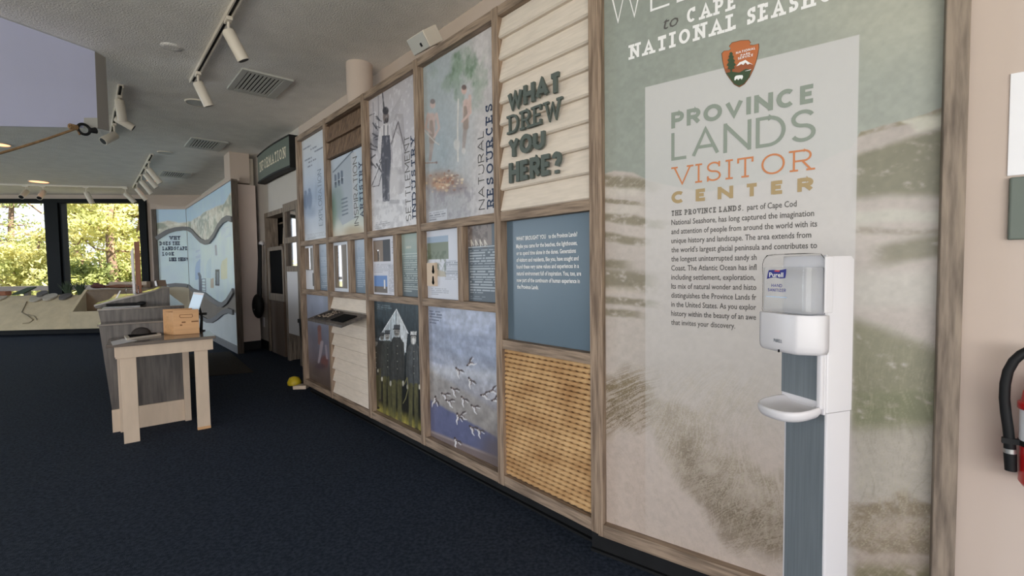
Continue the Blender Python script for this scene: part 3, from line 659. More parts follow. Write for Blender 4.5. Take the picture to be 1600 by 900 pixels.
def keeper(u, hv, sc, dark=(58, 60, 58), cap=(70, 74, 78), face=(190, 188, 184), leg=(74, 72, 48), beard=False):
    P.poly([(u - 5 * sc, hv + 9 * sc), (u + 5 * sc, hv + 9 * sc), (u + 9.5 * sc, hv + 17 * sc), (u + 9 * sc, hv + 76 * sc), (u - 8 * sc, hv + 76 * sc), (u - 9 * sc, hv + 17 * sc)], dark)
    for q in (-1, 1):
        P.line([(u + q * 8 * sc, hv + 18 * sc), (u + q * 9.5 * sc, hv + 46 * sc), (u + q * 9 * sc, hv + 72 * sc)], [4.4 * sc, 4.2 * sc, 3.4 * sc], tuple(int(c * .88) for c in dark))
        P.ell(u + q * 9 * sc, hv + 76 * sc, 1.7 * sc, 4 * sc, (170, 168, 156)); P.line([(u + q * 4 * sc, hv + 74 * sc), (u + q * 4.2 * sc, hv + 110 * sc), (u + q * 4.8 * sc, hv + 140 * sc)], [7.2 * sc, 6 * sc, 5 * sc], leg); P.ell(u + q * 5.2 * sc, hv + 142 * sc, 3.4 * sc, 2.6 * sc, (34, 32, 24))
    P.line([(u, hv + 14 * sc), (u + .4, hv + 74 * sc)], .8, (36, 38, 38)); P.ell(u, hv + 1 * sc, 4.2 * sc, 7 * sc, face, 1, .2)
    for z_ in range(4): P.ell(u + .8, hv + (22 + z_ * 11) * sc, .7, .8, (150, 150, 140))
    P.poly([(u - 4.6 * sc, hv - 3 * sc), (u + 4.6 * sc, hv - 3 * sc), (u + 5 * sc, hv - 9 * sc), (u - 4.4 * sc, hv - 9 * sc)], cap); P.line([(u - 5 * sc, hv - 2.6 * sc), (u + 4 * sc, hv - 2.6 * sc)], 1.6 * sc, (30, 32, 34)); P.line([(u - 2.4 * sc, hv + .6), (u - .8 * sc, hv + .6)], .8, (70, 70, 70)).line([(u + .8 * sc, hv + .6), (u + 2.4 * sc, hv + .6)], .8, (70, 70, 70))
    P.ell(u, hv + 4.4 * sc, 2.6 * sc, 1.2 * sc, (84, 84, 82)) if not beard else P.ell(u, hv + 6 * sc, 4 * sc, 5 * sc, (214, 214, 212), 1, .3)
keeper(587, 535, .72, (44, 46, 42), leg=(66, 64, 40), face=(120, 118, 112)); keeper(597, 526, .70, (46, 48, 46), face=(128, 128, 124)); keeper(605, 524, .90, (64, 67, 64), face=(150, 148, 144), leg=(84, 82, 54)); keeper(620, 517, 1.08, (62, 64, 63), face=(128, 126, 122), leg=(88, 86, 58)); keeper(646, 527, 1.02, (78, 82, 84), (196, 198, 198), face=(170, 168, 164), leg=(84, 82, 56), beard=True)
P.C *= (1 + (fbm(P.X * 60, P.Z * 9) - .5) * .5)[..., None]; P.grain(45, .18)
P.line([(632, 600), (636, 590), (638, 606), (634, 622), (630, 630)], 1.4, (120, 116, 80)); P.mix(sm(628, 650, P.V - (P.U - 600) * .55) * .45 * sm(.35, .6, fbm(P.X * 25, P.Z * 25)), (156, 148, 70))
P.build('photo_panel', 'dark sepia photo panel of uniformed people standing before a white pointed sail', 'photo panel')
a, b = bay(3); P = Print(WALL, a, b, ZB[1], ZM2[0], REC, .004)
P.vgrad([(0, (98, 90, 96)), (.25, (140, 136, 140)), (.5, (168, 170, 180)), (.7, (150, 160, 182)), (1, (178, 186, 206))]); P.grain(3, .10, 1, 6); P.grain(26, .08)
P.mix(sm(.45, .7, fbm(P.X * 3, P.Z * 16)) * sm(640, 560, P.V) * .4, (132, 142, 166))
foam = 578 + (P.U - 670) * .10; P.mix(sm(14, 0, np.abs(P.V - foam) + 12 * (fbm(P.X * 14, P.Z * 14) - .5)) * .5, (206, 210, 216))
shore = 606 + (P.U - 670) * .62; P.mix(sm(-6, 6, P.V - (shore - 30)) * .75, (150, 146, 142)); P.grain(40, .1)
wat = 625 + (P.U - 672) * .55 + 6 * (fbm(P.X * 8, P.Z * 8) - .5); P.mix(sm(-3, 3, P.V - wat) * .9, (92, 98, 134)); P.grain(20, .1)
low = 672 + (P.U - 672) * .40; P.mix(sm(-3, 4, P.V - low) * .85, (122, 108, 104)); P.mix(sm(-2, 2, P.V - low) * sm(5, 2, P.V - low) * .6, (170, 160, 158)); P.mix(sm(660, 700, P.V) * sm(735, 775, P.U) * .7, (96, 86, 84))
birds = [(735, 568, -20), (716, 580, 60), (735, 596, 70), (709, 610, 50), (695, 618, 40), (724, 625, 65), (702, 628, 35), (680, 626, 100), (757, 618, 15), (741, 637, 45), (721, 650, 10), (716, 652, 80), (738, 670, 50), (749, 674, 60), (713, 690, 70), (770, 611, 0), (774, 625, 0)]
for u, v, ang in birds:
    c_, q_ = math.cos(math.radians(ang)), math.sin(math.radians(ang)); L = lambda p, q: (u + (p * c_ - q * q_) * .85, v + (p * q_ + q * c_))
    P.line([L(-7, 1), L(-2, 0), L(5, .6)], [1.2, 5, 1.6], (118, 104, 100)); P.line([L(-3, 1.4), L(3, 1.6)], 2, (228, 228, 230)); P.line([L(-1, 0), L(2, -6), L(7, -9)], [2.6, 3, .8], (84, 76, 78)); P.line([L(0, .5), L(5, 4), L(11, 4)], [2.4, 2.2, .7], (216, 216, 220)); P.line([L(2, -3), L(8, -6)], .9, (222, 222, 226)); P.ell(*L(-6.4, .8), 1.5, 1.5, (72, 64, 66))
P.rows(.02, .22, .03, .14, 5, (84, 92, 112), .7)
P.build('photo_panel', 'photo panel of shorebirds flying over a grey beach and water', 'photo panel')

def clapboards(fr, a, b, z0, z1, n, y0=.004, y1=.044):
    g = MB(); st = (z1 - z0) / n
    for k in range(n):
        lo = z0 + k * st; hi = min(z1, lo + st * 1.08)
        g.prism([(y0 + .009, lo), (y1 + .004, lo), (y1 + .004, hi), (y1 - .008, hi), (y0, lo + .007)], lambda p, q, t: (t, p, q), a, b)
    return g
a, b = bay(1)
obj('clapboard_panel', clapboards(WALL, a, b, ZB[1], ZM2[0], 8), M['clap'], WALL, label='white clapboards in the lower row behind the tilted reading tray', cat='clapboard panel')
a, b = bay(4)
cp = thing('clapboard_panel', 'white clapboards carrying the raised question in dark green letters', 'clapboard panel', WALL, ((a + b) / 2, .05, ZM1[1]))
obj('siding', clapboards(WALL, a, b, ZM1[1], ZT[0], 9, .006, .044), M['clap'], WALL, cp)
for word, (u0, v0), (u1, v1), vt, wt, slab in (('WHAT', (794, 168), (876, 148), 139.5, .25, False), ('DREW', (794, 207), (878, 187), 178, .13, True), ('YOU', (795, 245), (851, 233), 216, .25, False), ('HERE?', (796, 285), (877, 271), 254, .25, False)):
    x0, z0 = WALL.on(u0, v0, -.004); x1, z1 = WALL.on(u1, v1, -.004); _, z2 = WALL.on(u0, vt, -.004); zb = (z0 + z1) / 2
    for k in range(len(word)):
        obj('letter', lettering(word, (x0, zb), z2 - z0, wt, x1 - x0, .10, slab, .006, .014, only=k), M['letter'], WALL, cp)
bp = thing('text_panel', 'plain slate blue panel with one short white paragraph', 'text panel', WALL, ((a + b) / 2, REC, .908))
obj('panel', MB().box(a, b, REC, REC + .01, .908, ZM1[0]), M['blue'], WALL, bp)
L = [("WHAT BROUGHT YOU", (806.5, 376.5), (853, 372.5)), ("to the Province Lands?", (857, 372.2), (902, 369.2)), ("Maybe you came for the beaches, the lighthouses,", (806.5, 388), (902, 382.5)),
     ("or to spend time alone in the dunes. Generations", (807, 398.8), (900, 394.8)), ("of visitors and residents, like you, have sought and", (807, 409.4), (904, 406.5)), ("found these very same values and experiences in a", (807, 419.6), (904.5, 418.5)),
     ("natural environment full of inspiration. You, too, are", (807.3, 430.2), (908, 430.6)), ("now part of the continuum of human experience in", (807.5, 440.6), (906, 442.2)), ("the Province Lands.", (808, 451), (841.5, 451.8))]
ln = []
for t_, p0_, p1_ in L:
    x0, z0 = WALL.on(*p0_, LY); x1, z1 = WALL.on(*p1_, LY); ln.append((t_, (x0, (z0 + z1) / 2 if abs(z0 - z1) < .03 else z0), .030, x1 - x0))
obj('paragraph_lettering', body_text(ln, LY, bold=.0006), M['whitetext'], WALL, bp)
# rope panel
g = MB(); zr = ZB[1] + .004; r_ = .0125; nr_ = int((.858 - zr) / (2 * r_ * .98)); rp = thing('rope_display', 'panel of stacked horizontal rows of tan rope at the foot of the exhibit', 'rope display', WALL, ((a + b) / 2, .04, ZB[1]))
for k in range(nr_):
    zc = zr + r_ + k * (.858 - zr - 2 * r_) / (nr_ - 1); nseg = 150; nn = 9; vs = []; fs = []
    for i in range(nseg + 1):
        x = a + (b - a) * i / nseg
        for q in range(nn):
            t = 2 * math.pi * q / nn; rr = r_ * (.93 + .17 * math.cos(3 * t - x * 150 + k * 1.3)); vs.append((x, .03 + rr * math.sin(t), zc + rr * math.cos(t)))
    for i in range(nseg):
        for q in range(nn): fs.append((i * nn + q, i * nn + (q + 1) % nn, (i + 1) * nn + (q + 1) % nn, (i + 1) * nn + q))
    g.add(vs, fs, True)
obj('rope_rows', g, M['rope'], WALL, rp); obj('backing', MB().box(a, b, .045, .06, ZB[1], .858), M['brown'], WALL, rp)

# tilted reading tray in front of the clapboards
tr = thing('reading_tray', 'tilted tray with tactile squares projecting from the white clapboards', 'reading tray', WALL, (-3.94, -.1, .87))
def tz(y): return .933 + (y - .0) * .31
pl = lambda x0, x1, y0, y1, h: MB().add([(x, y, tz(y) + dz) for dz in (-.02 if h == 0 else 0, h if h else 0) for y in (y0, y1) for x in (x0, x1)], [(0, 2, 3, 1), (4, 5, 7, 6), (0, 1, 5, 4), (2, 6, 7, 3), (0, 4, 6, 2), (1, 3, 7, 5)])
obj('tray_board', pl(-4.295, -3.55, -.21, -.001, 0), M['deskwood'], WALL, tr)
obj('tactile_plate', pl(-4.20, -3.94, -.185, -.03, .012), M['mat'], WALL, tr); obj('tactile_plate', pl(-3.87, -3.62, -.17, -.05, .008), M['dark'], WALL, tr)
g = MB(); rg = random.Random(2)
for k in range(22):
    x, y = rg.uniform(-4.17, -3.97), rg.uniform(-.165, -.045); g.ball((x, y, tz(y) + .013), (rg.uniform(.008, .02), rg.uniform(.006, .014), .008), 8, 5)
obj('tactile_relief', g, M['woodgrey'], WALL, tr)
obj('support_bracket', MB().box(-4.0, -3.9, -.12, .0, .85, .875), M['woodgrey'], WALL, tr)

# ------------------------------------------------------------------ welcome mural
MY = .035
mf = thing('mural_frame', 'weathered timber frame around the big welcome mural', 'mural frame', WEL, (.58, 0, 0))
obj('stile', MB().box(-.004, .020, .0, .045, .092, 3.0), M['woodv'], WEL, mf, bevel=.002)
obj('stile', MB().box(1.106, 1.158, -.012, .045, .0, 3.0), M['woodgrey'], WEL, mf, bevel=.003)
obj('bottom_rail', MB().box(.020, 1.106, .0, .045, .092, .148), M['woodh'], WEL, mf, bevel=.002)
obj('kickboard', MB().box(-.05, 1.106, .03, .044, 0, .092).box(-.05, 1.106, .015, .044, 0, .012), M['black'], WEL, mf, label='black kickboard below the mural')
P = Print(WEL, .020, 1.106, .148, 2.95, MY, .0033, .92)
U, V, X, Z = P.U, P.V, P.X, P.Z
sky = np.array((147, 154, 147)) + np.clip((U - 940) / 540, 0, 1)[..., None] * np.array((26, 24, 22)); P.C = sky.copy(); P.grain(2, .03)
P.mix(sm(150, 20, V) * sm(1150, 1400, U) * .5, (184, 182, 166)); P.mix(sm(1440, 1477, U) * .25, (120, 128, 122))
n1 = fbm(X * 7, Z * 11); n2 = fbm(X * 30 + 3, Z * 45); n3 = fbm(X * 70 + (Z * 25), Z * 90)
ridge = np.interp(U, [940, 960, 990, 1015, 1100, 1180, 1260, 1330, 1345, 1380, 1420, 1450, 1480], [272, 266, 268, 284, 300, 286, 262, 232, 206, 196, 186, 176, 162]) + 8 * (n1 - .5)
land = sm(-2, 2, V - ridge)
P.mix(land, (186, 177, 171)); P.grain(4, .05)
grass = (128, 121, 102)
def band(mask, rgb, a=1., th=.42, w=.16, s_=None):
    n = (s_ if s_ is not None else (n2 * .6 + n3 * .4)); P.mix(land * np.clip(mask, 0, 1) * (1 - a * 0) * (.35 * sm(th - .18, th + w, n) + .65 * sm(th - w, th + w, n)) * a, rgb)
bump = lambda c, h, x=V: sm(h, h * .35, np.abs(x - c))
wob = 16 * (n1 - .5)
for vc, h, u0, u1 in ((284, 13, 935, 1015), (316, 5, 935, 990), (342, 10, 945, 1030), (372, 9, 935, 1000), (412, 10, 935, 970), (436, 22, 930, 1010), (470, 8, 935, 1015), (488, 8, 935, 990)):   # left dunes
    band(bump(vc + (U - 960) * .10, h, V + wob * .6) * sm(u1 + 30, u1 - 10, U), grass, .85, .36)
P.mix(land * bump(300, 10) * sm(1012, 990, U) * .4, (206, 202, 192)).mix(land * bump(330, 9, V + wob) * sm(1012, 990, U) * .4, (208, 204, 194)).mix(land * bump(455, 9, V + wob) * sm(1010, 990, U) * .3, (204, 192, 178))
# right hillside
rt_ = sm(1325, 1345, U)
band(bump(206 - (U - 1345) * .25, 9, V + wob * .5) * rt_, (134, 128, 104), .8, .40); P.mix(land * rt_ * sm(.42, .6, fbm(X * 12, Z * 20 + X * 6)) * bump(212 - (U - 1345) * .2, 18) * .8, (204, 204, 190))
band(sm(232, 246, V + (U - 1345) * .28 + wob) * sm(318, 300, V + wob) * rt_, (126, 124, 104), .9, .30)
P.mix(land * rt_ * bump(340, 14, V + wob) * .55, (196, 198, 186)); band(sm(372, 362, V - wob) * sm(352, 362, V - wob) * rt_, grass, .5)
band(bump(392 - (U - 1400) * .18, 24, V + wob) * sm(1345, 1400, U), (128, 124, 104), .85, .34); P.mix(land * rt_ * bump(450, 42, V + wob) * .45, (198, 198, 190))
band(sm(484, 512, V - (U - 1340) * .38 + wob) * sm(700, 640, V + wob) * sm(1318, 1340, U), (132, 130, 106), .9, .30); band(bump(640, 40, V + wob) * rt_, (118, 122, 92), .6, .4)
P.mix(land * rt_ * sm(650, 700, V) * sm(800, 760, V) * .4, (168, 164, 148)); P.mix(land * rt_ * sm(790, 830, V) * .5, (170, 150, 136)); band(bump(800, 16, V + wob * 1.4) * rt_, (112, 98, 76), .7, .42); band(bump(850, 16, V + wob * 1.6) * rt_, (116, 104, 84), .6, .45); band(sm(865, 900, V + wob) * rt_, (118, 112, 84), .8, .36)
# pale sand, pink towards the foot
P.mix(sm(560, 760, V) * .55 * sm(1330, 1200, U), (190, 170, 156)); P.mix(land * sm(470, 540, V) * sm(1330, 1250, U) * sm(700, 600, V) * .25, (186, 178, 168))
lf = fbm(X * 3.2, Z * 3.2); mf = fbm(X * 9 + 4, Z * 9); hf = fbm(X * 24, Z * 24)
g1 = streaks(.55 + 1.1 * (lf - .5) + .5 * (mf - .5), 30, 3); g2 = streaks(1.15 + 2.2 * (lf - .5) + 1.6 * (mf - .5), 24, 4); g3 = streaks(2.0 + 2.0 * (mf - .5), 16, 5)
def tufts(mask, rgb, a, th, tex, soft=.10):
    n = tex * .55 + mf * .25 + hf * .2; P.mix(np.clip(mask, 0, 1) * sm(th - soft, th + soft, n) * a, rgb)
# slanting tufts on the left
e = ((U - 968) * .35 + (V - 636)); ml = sm(58, 14, np.abs(e + 50 * (mf - .5))) * sm(1040, 998, U)
P.mix(ml * .35, (150, 134, 112)); tufts(ml, (104, 90, 68), .95, .49, g1, .07); tufts(ml * sm(.55, .75, g1), (186, 174, 156), .5, .55, g1)
tufts(sm(24, 8, np.abs((V - 598) + (U - 985) * .6 + wob)) * sm(1012, 985, U), (128, 114, 88), .7, .48, g1)
# sweeping grass from the left middle to the lower right
path = np.interp(U, [1010, 1040, 1080, 1120, 1160, 1200, 1232, 1280, 1330], [625, 668, 708, 745, 775, 800, 812, 818, 822]); wd = np.interp(U, [1000, 1060, 1130, 1200, 1240, 1330], [26, 60, 78, 74, 62, 50])
msk = sm(1.2, .35, np.abs(V - path + 70 * (mf - .5) + 30 * (hf - .5)) / wd) * sm(1000, 1035, U)
P.mix(msk * .40, (158, 145, 126)); tufts(msk, (132, 119, 98), .85, .50, g2, .09)
core = sm(.95, .2, np.abs(V - path - wd * .42 + 70 * (mf - .5)) / wd) * sm(1040, 1090, U) * sm(1335, 1240, U); P.mix(core * .45, (128, 113, 94)); tufts(core, (104, 90, 72), .85, .49, g2 * .5 + g1 * .5, .09)
P.mix(msk * sm(.60, .80, g2) * .55, (204, 194, 176)); P.mix(msk * sm(.64, .82, g3) * .4, (192, 182, 164))
up_ = sm(555, 600, V) * sm(715, 660, V) * sm(1010, 1060, U) * sm(1250, 1130, U); tufts(up_, (160, 147, 128), .6, .53, g2, .1); P.mix(up_ * sm(.62, .8, g2) * .3, (206, 198, 186))
P.mix(land * rt_ * sm(480, 560, V) * (.5 - g2) * .5, (110, 108, 84)); P.mix(land * rt_ * sm(500, 600, V) * sm(.6, .8, g2) * .3, (176, 170, 148)); P.mix(land * sm(1030, 1000, U) * sm(.58, .8, g1) * sm(420, 270, V) * .25, (206, 200, 188))
P.mix(sm(600, 640, V) * sm(1330, 1300, U) * sm(.62, .8, g3) * .15, (146, 132, 112)); P.grain(60, .05)
rc = ((X > .201) & (X < .907) & (Z < 2.031)); P.mix(rc * np.interp(V, [60, 300, 520, 700, 880], [.80, .74, .46, .20, .08]), (205, 204, 204)); P.mix(rc * sm(330, 150, V) * .55, (207, 206, 206))
wm = P.build('welcome_mural', 'big dune mural behind the hand sanitizer stand with park welcome lettering', 'mural')
TY = MY - .0012
def px2(pts, y=TY): return [WEL.on(u, v, y) for u, v in pts]
def title(text, p0, p1, vt, wt, slab, mt, track=.16, name='letter'):
    (x0, z0), (x1, z1) = px2([p0, p1]); zb = (z0 + z1) / 2; _, zt = WEL.on(p0[0], vt, TY)
    for k in range(len(text)): obj(name, lettering(text, (x0, zb), zt - z0, wt, x1 - x0, track, slab, TY, only=k), mt, WEL, wm)
title('PROVINCE', (1048.8, 201), (1274.5, 159.6), 176, .235, False, M['greentext'], .16)
title('LANDS', (1048.8, 250.6), (1274.5, 219.6), 207.6, .115, False, M['greentext'], .13)
title('VISITOR', (1050, 290), (1272, 265), 261.5, .085, True, M['orangetext'], .14)
title('CENTER', (1048.8, 317.6), (1271.5, 298.6), 299.5, .25, False, M['tantext'], .62)
title('WELCOME', (951, 40), (1372, -102), -24, .055, False, M['whitetext'], .18)
title('NATIONAL', (983, 93), (1152, 44.5), 71.5, .22, True, M['whitetext'], .2)
title('SEASHORE', (1165, 39.5), (1352, -14), 14, .22, True, M['whitetext'], .2)
title('CAPE', (1071, 37.8), (1151, 12.5), 15, .22, True, M['whitetext'], .2)
title('COD', (1177, 4), (1240, -17), -22, .22, True, M['whitetext'], .2)
x0, z0 = WEL.on(1036.5, 46.5, TY); x1, _ = WEL.on(1060, 40, TY)
obj('title_lettering', body_text([('to', (x0, z0), .072, x1 - x0)], TY, shear=.25), M['darktext'], WEL, wm)
# paragraph
(xa, za), (xb_, zb_) = px2([(1049, 337.3), (1049, 507.2)]); rows = ['', 'National Seashore, has long captured the imagination', 'and attention of people from around the world with its', 'unique history and landscape. The area extends from', "the world's largest glacial peninsula and contributes to", 'the longest uninterrupted sandy sh', 'Coast. The Atlantic Ocean has infl', 'including settlement, exploration,', 'Its mix of natural wonder and histo', 'distinguishes the Province Lands fr', 'in the United States. As you explor', 'history within the beauty of an awe', 'that invites your discovery.']
ends_ = {1: (1272, 338.4), 2: (1276.7, 353.2), 3: (1267.5, 369.2), 4: (1276.7, 388.2), 12: (1148.7, 512.6)}
ln = []; kk = []
for i, t_ in enumerate(rows):
    if i in ends_: kk.append((WEL.on(*ends_[i], TY)[0] - xa) / len(t_))
kc = sum(kk) / len(kk)
for i, t_ in enumerate(rows):
    if not i: continue
    w_ = WEL.on(*(ends_[i] if i in ends_ else (1182, 430)), TY)[0] - xa; w_ *= .985 if i == 7 else 1
    ln.append((t_, (xa, za + (zb_ - za) * i / 12), .030, w_))
x1, _ = WEL.on(1167.5, 329.5, TY); x2, _ = WEL.on(1244.7, 324.9, TY); ln.append(('part of Cape Cod', (x1, za), .030, x2 - x1))
pg = body_text(ln, TY, bold=.0003); x2, _ = WEL.on(1162, 330, TY)
lettering('THE PROVINCE LANDS,', (xa, za), .0205, .2, x2 - xa, .22, True, TY, mb=pg)
obj('paragraph_lettering', pg, M['darktext'], WEL, wm)
# arrowhead emblem of the park service
E_ = lambda pts: [(1000 + x / 4.444, 30 + y / 4.444) for x, y in pts]
def emblem(pts, mt, k, name='emblem_layer', raw=False):
    q = px2(E_(pts)); obj(name, MB().prism(q, lambda p, r, t: (p, t, r), TY - .0008 * k, TY - .0008 * k + .0007), mt, WEL, wm)
M['eg'] = mat('emblem_green', lin(52, 72, 46), .6, .03); M['eb'] = mat('emblem_brown', lin(182, 104, 58), .6, .03); M['ebd'] = mat('emblem_red_brown', lin(150, 84, 50), .6, .03); M['ek'] = mat('emblem_outline', lin(96, 64, 40), .6, .03)
out = [(570, 240), (585, 222), (622, 218), (632, 205), (620, 190), (640, 165), (700, 150), (755, 148), (768, 165), (760, 180), (785, 182), (822, 172), (824, 200), (817, 240), (806, 290), (787, 345), (760, 400), (725, 447), (690, 468), (655, 450), (625, 412), (600, 375), (585, 330), (576, 290)]
cx_, cy_ = 700, 300
emblem([(cx_ + (x - cx_) * 1.035, cy_ + (y - cy_) * 1.03) for x, y in out], M['ek'], 0, 'emblem_outline')
emblem(out, M['eb'], 1, 'emblem_shield')
emblem([(586, 345), (640, 338), (690, 318), (735, 300), (790, 318), (784, 345), (770, 368), (690, 372), (598, 372)], M['ebd'], 2, 'emblem_hills')
emblem([(600, 374), (640, 366), (690, 372), (735, 346), (775, 352), (760, 400), (725, 446), (690, 466), (655, 449), (626, 411)], M['eg'], 3, 'emblem_meadow')
emblem([(670, 328), (694, 300), (708, 296), (733, 284), (752, 298), (786, 318), (762, 310), (748, 318), (733, 302), (718, 320), (704, 312), (690, 322)], M['whitetext'], 4, 'emblem_mountain')
emblem([(730, 362), (775, 348), (766, 356), (742, 361)], M['whitetext'], 4, 'emblem_lake')
emblem([(634, 228), (646, 240), (643, 252), (654, 262), (648, 276), (662, 290), (652, 300), (668, 318), (654, 330), (660, 344), (642, 348), (640, 372), (630, 372), (628, 350), (610, 346), (616, 330), (603, 322), (618, 300), (608, 286), (622, 272), (616, 260), (626, 250), (622, 240)], M['eg'], 5, 'emblem_tree')
emblem([(658, 405), (668, 394), (690, 390), (712, 390), (717, 400), (712, 414), (706, 422), (702, 414), (690, 416), (686, 424), (680, 424), (678, 416), (668, 418), (662, 428), (656, 424)], M['whitetext'], 4, 'emblem_bison')
for t_, p0, p1, ht in (('NATIONAL', (668, 246), (803, 212), 17), ('PARK', (700, 262), (768, 245), 15), ('SERVICE', (681, 284), (787, 260), 17)):
    (xa_, za_), (xb2, zb2), (_, zc_) = px2(E_([p0, p1, (p0[0], p0[1] - ht)])); yb = TY - .0008 * 5
    obj('emblem_lettering', lettering(t_, (xa_, (za_ + zb2) / 2), zc_ - za_, .2, xb2 - xa_, .2, False, yb), M['whitetext'], WEL, wm)

# ------------------------------------------------------------------ hand sanitizer stand
SAN = Frame((.734, 1.25), (.3, -.95))
sn = thing('sanitizer_stand', 'white and slate hand sanitizer stand with clear bottle in front of the dune mural', 'sanitizer stand', SAN, (.06, .04, 0))
def rrect(x0, x1, y0, y1, r, n=5):
    P_ = []
    for cx, cy, a0 in ((x1 - r, y1 - r, 0), (x0 + r, y1 - r, 90), (x0 + r, y0 + r, 180), (x1 - r, y0 + r, 270)):
        P_ += [(cx + r * math.cos(math.radians(a0 + 90 * i / n)), cy + r * math.sin(math.radians(a0 + 90 * i / n))) for i in range(n + 1)]
    return P_
def loft(mb, secs, cap=True):
    n = len(secs[0]); mb.add([p for s in secs for p in s], [(i * n + k, i * n + (k + 1) % n, (i + 1) * n + (k + 1) % n, (i + 1) * n + k) for i in range(len(secs) - 1) for k in range(n)], True)
    if cap: mb.add(secs[0], [tuple(range(n))[::-1]]); mb.add(secs[-1], [tuple(range(n))])
    return mb
sec = lambda P_, z: [(x, y, z) for x, y in P_]
obj('base_plate', loft(MB(), [sec(rrect(-.11, .235, -.13, .22, .03), 0), sec(rrect(-.11, .235, -.13, .22, .03), .012), sec(rrect(-.10, .225, -.12, .21, .03), .018)]), M['white'], SAN, sn)
obj('lower_column', loft(MB(), [sec(rrect(0, .123, 0, .080, .004), .018), sec(rrect(0, .123, 0, .080, .004), .929)]), M['white'], SAN, sn)
obj('upper_column', loft(MB(), [sec(rrect(-.001, .124, -.002, .083, .004), .9305), sec(rrect(-.001, .124, -.002, .083, .004), 1.308), sec(rrect(.003, .120, .002, .079, .004), 1.3165)]), M['white'], SAN, sn)
obj('slate_strip', MB().box(.008, .117, -.0015, .001, .03, .929), M['greysteel'], SAN, sn)
obj('mounting_plate', MB().box(0, .123, -.010, -.002, .925, 1.32), M['white'], SAN, sn, bevel=.003)
obj('slate_strip', MB().box(.002, .109, -.0125, -.0098, .957, 1.085), M['greysteel'], SAN, sn)
obj('plate_border', MB().box(.110, .1235, -.022, -.009, .94, 1.09), M['white'], SAN, sn, bevel=.004)
# drip tray: D-shaped bowl with a thick rim
def dsh(k, n=28, drop=0.):
    P_ = []
    for i in range(n):
        t = 2 * math.pi * i / n; x = .0615 + .065 * k * math.copysign(abs(math.cos(t)) ** .72, math.cos(t)); y = -.058 + .060 * k * math.copysign(abs(math.sin(t)) ** (.45 if math.sin(t) > 0 else .9), math.sin(t)); P_.append((x, y))
    return P_
rz = lambda P_, z, tilt=.10: [(x, y, z + (y + .058) * tilt) for x, y in P_]
obj('drip_tray', loft(MB(), [rz(dsh(.55), .912), rz(dsh(.9), .918), rz(dsh(.99), .928), rz(dsh(1.0), .938), rz(dsh(.97), .944), rz(dsh(.92), .943), rz(dsh(.85), .934), rz(dsh(.6), .924), rz(dsh(.2), .920)]), M['white'], SAN, sn)
# dispenser body with a chamfered right corner
def body(k, z, fy=0.):
    B = [(-.004, -.012), (-.012, -.030), (-.0135, -.068), (-.010, -.077), (.0, -.080), (.05, -.0825), (.098, -.081), (.108, -.077), (.128, -.048), (.1345, -.036), (.1355, -.012)]
    return [(.0615 + (x - .0615) * k, -.011 + (y + .011) * k if y < -.012 else y, z + fy * (y + .08)) for x, y in B]
dbody = obj('dispenser_body', loft(MB(), [body(.80, 1.0745), body(.93, 1.0775), body(.985, 1.086), body(1, 1.098), body(1, 1.168), body(.99, 1.1735)]), M['white'], SAN, sn)
xl, zl = SAN.on(1209, 534, -.0835); xr_, _ = SAN.on(1222, 535, -.0835)
obj('body_logo', lettering('PURELL', (xl, zl), .0085, .2, xr_ - xl, .2, False, -.0836), M['greysteel'], SAN, dbody)
xl, zl = SAN.on(1216, 548, -.0835); obj('sensor_mark', MB().box(xl - .001, xl + .001, -.0838, -.080, zl - .004, zl + .003), M['dark'], SAN, dbody)
def bot(k, z, top=1.): return [(.0600 + (x - .0600) * k, -.0415 + (y + .0415) * k, z) for x, y in rrect(-.0125, .1325, -.0765, -.012, .016)]
bottle = obj('clear_bottle', loft(MB(), [bot(.97, 1.1745), bot(1.0, 1.181), bot(.985, 1.19), bot(.985, 1.27), bot(1.0, 1.283), bot(1.0, 1.300), bot(.95, 1.312), bot(.86, 1.322), bot(.6, 1.3245)]), M['clear'], SAN, sn, label='clear plastic bottle')
obj('gel', loft(MB(), [bot(.92, 1.178), bot(.945, 1.185), bot(.945, 1.288), bot(.90, 1.290)]), M['gel'], SAN, bottle)
obj('lock_clip', MB().box(.1325, .1375, -.030, -.004, 1.18, 1.316), M['white'], SAN, sn, bevel=.003)
M['logoblue'] = mat('label_blue', lin(34, 38, 132), .4, .02); M['logored'] = mat('label_red', lin(214, 70, 70), .4, .02); M['labelpale'] = mat('label_pale_blue', lin(190, 212, 236), .5, .02)
q = lambda pts: [SAN.on(u, v, -.0775) for u, v in pts]
flag = q([(1198.6, 435.8), (1200.0, 428), (1201.5, 422.2), (1208, 421.6), (1216, 422.4), (1222, 421.6), (1228.5, 420.2), (1228, 428), (1226.6, 434.6), (1220, 435.2), (1212, 433.4), (1205, 433.8)])
obj('label_flag', MB().prism(flag, lambda p, r, t: (p, t, r), -.0785, -.0772), M['logoblue'], SAN, bottle)
obj('label_flag_accent', MB().prism(q([(1210, 424.2), (1218, 424.6), (1219.5, 422.6), (1212, 422.4)]), lambda p, r, t: (p, t, r), -.0788, -.0784), M['logored'], SAN, bottle)
(xl, zl), (xr_, _) = q([(1202.5, 432.6), (1224.6, 432.6)]); obj('label_lettering', body_text([('Purell', (xl, zl), .0165, xr_ - xl)], -.0790, bold=.0003), M['whitetext'], SAN, bottle)
g = MB()
for t_, u0, u1, v in (('HAND', 1205.5, 1222.3, 448.3), ('SANITIZER', 1200, 1228, 455)):
    (xl, zl), (xr_, _) = q([(u0, v), (u1, v)]); lettering(t_, (xl, zl), .0082, .18, xr_ - xl, .2, False, -.0779, mb=g)
obj('label_lettering', g, M['logoblue'], SAN, bottle)
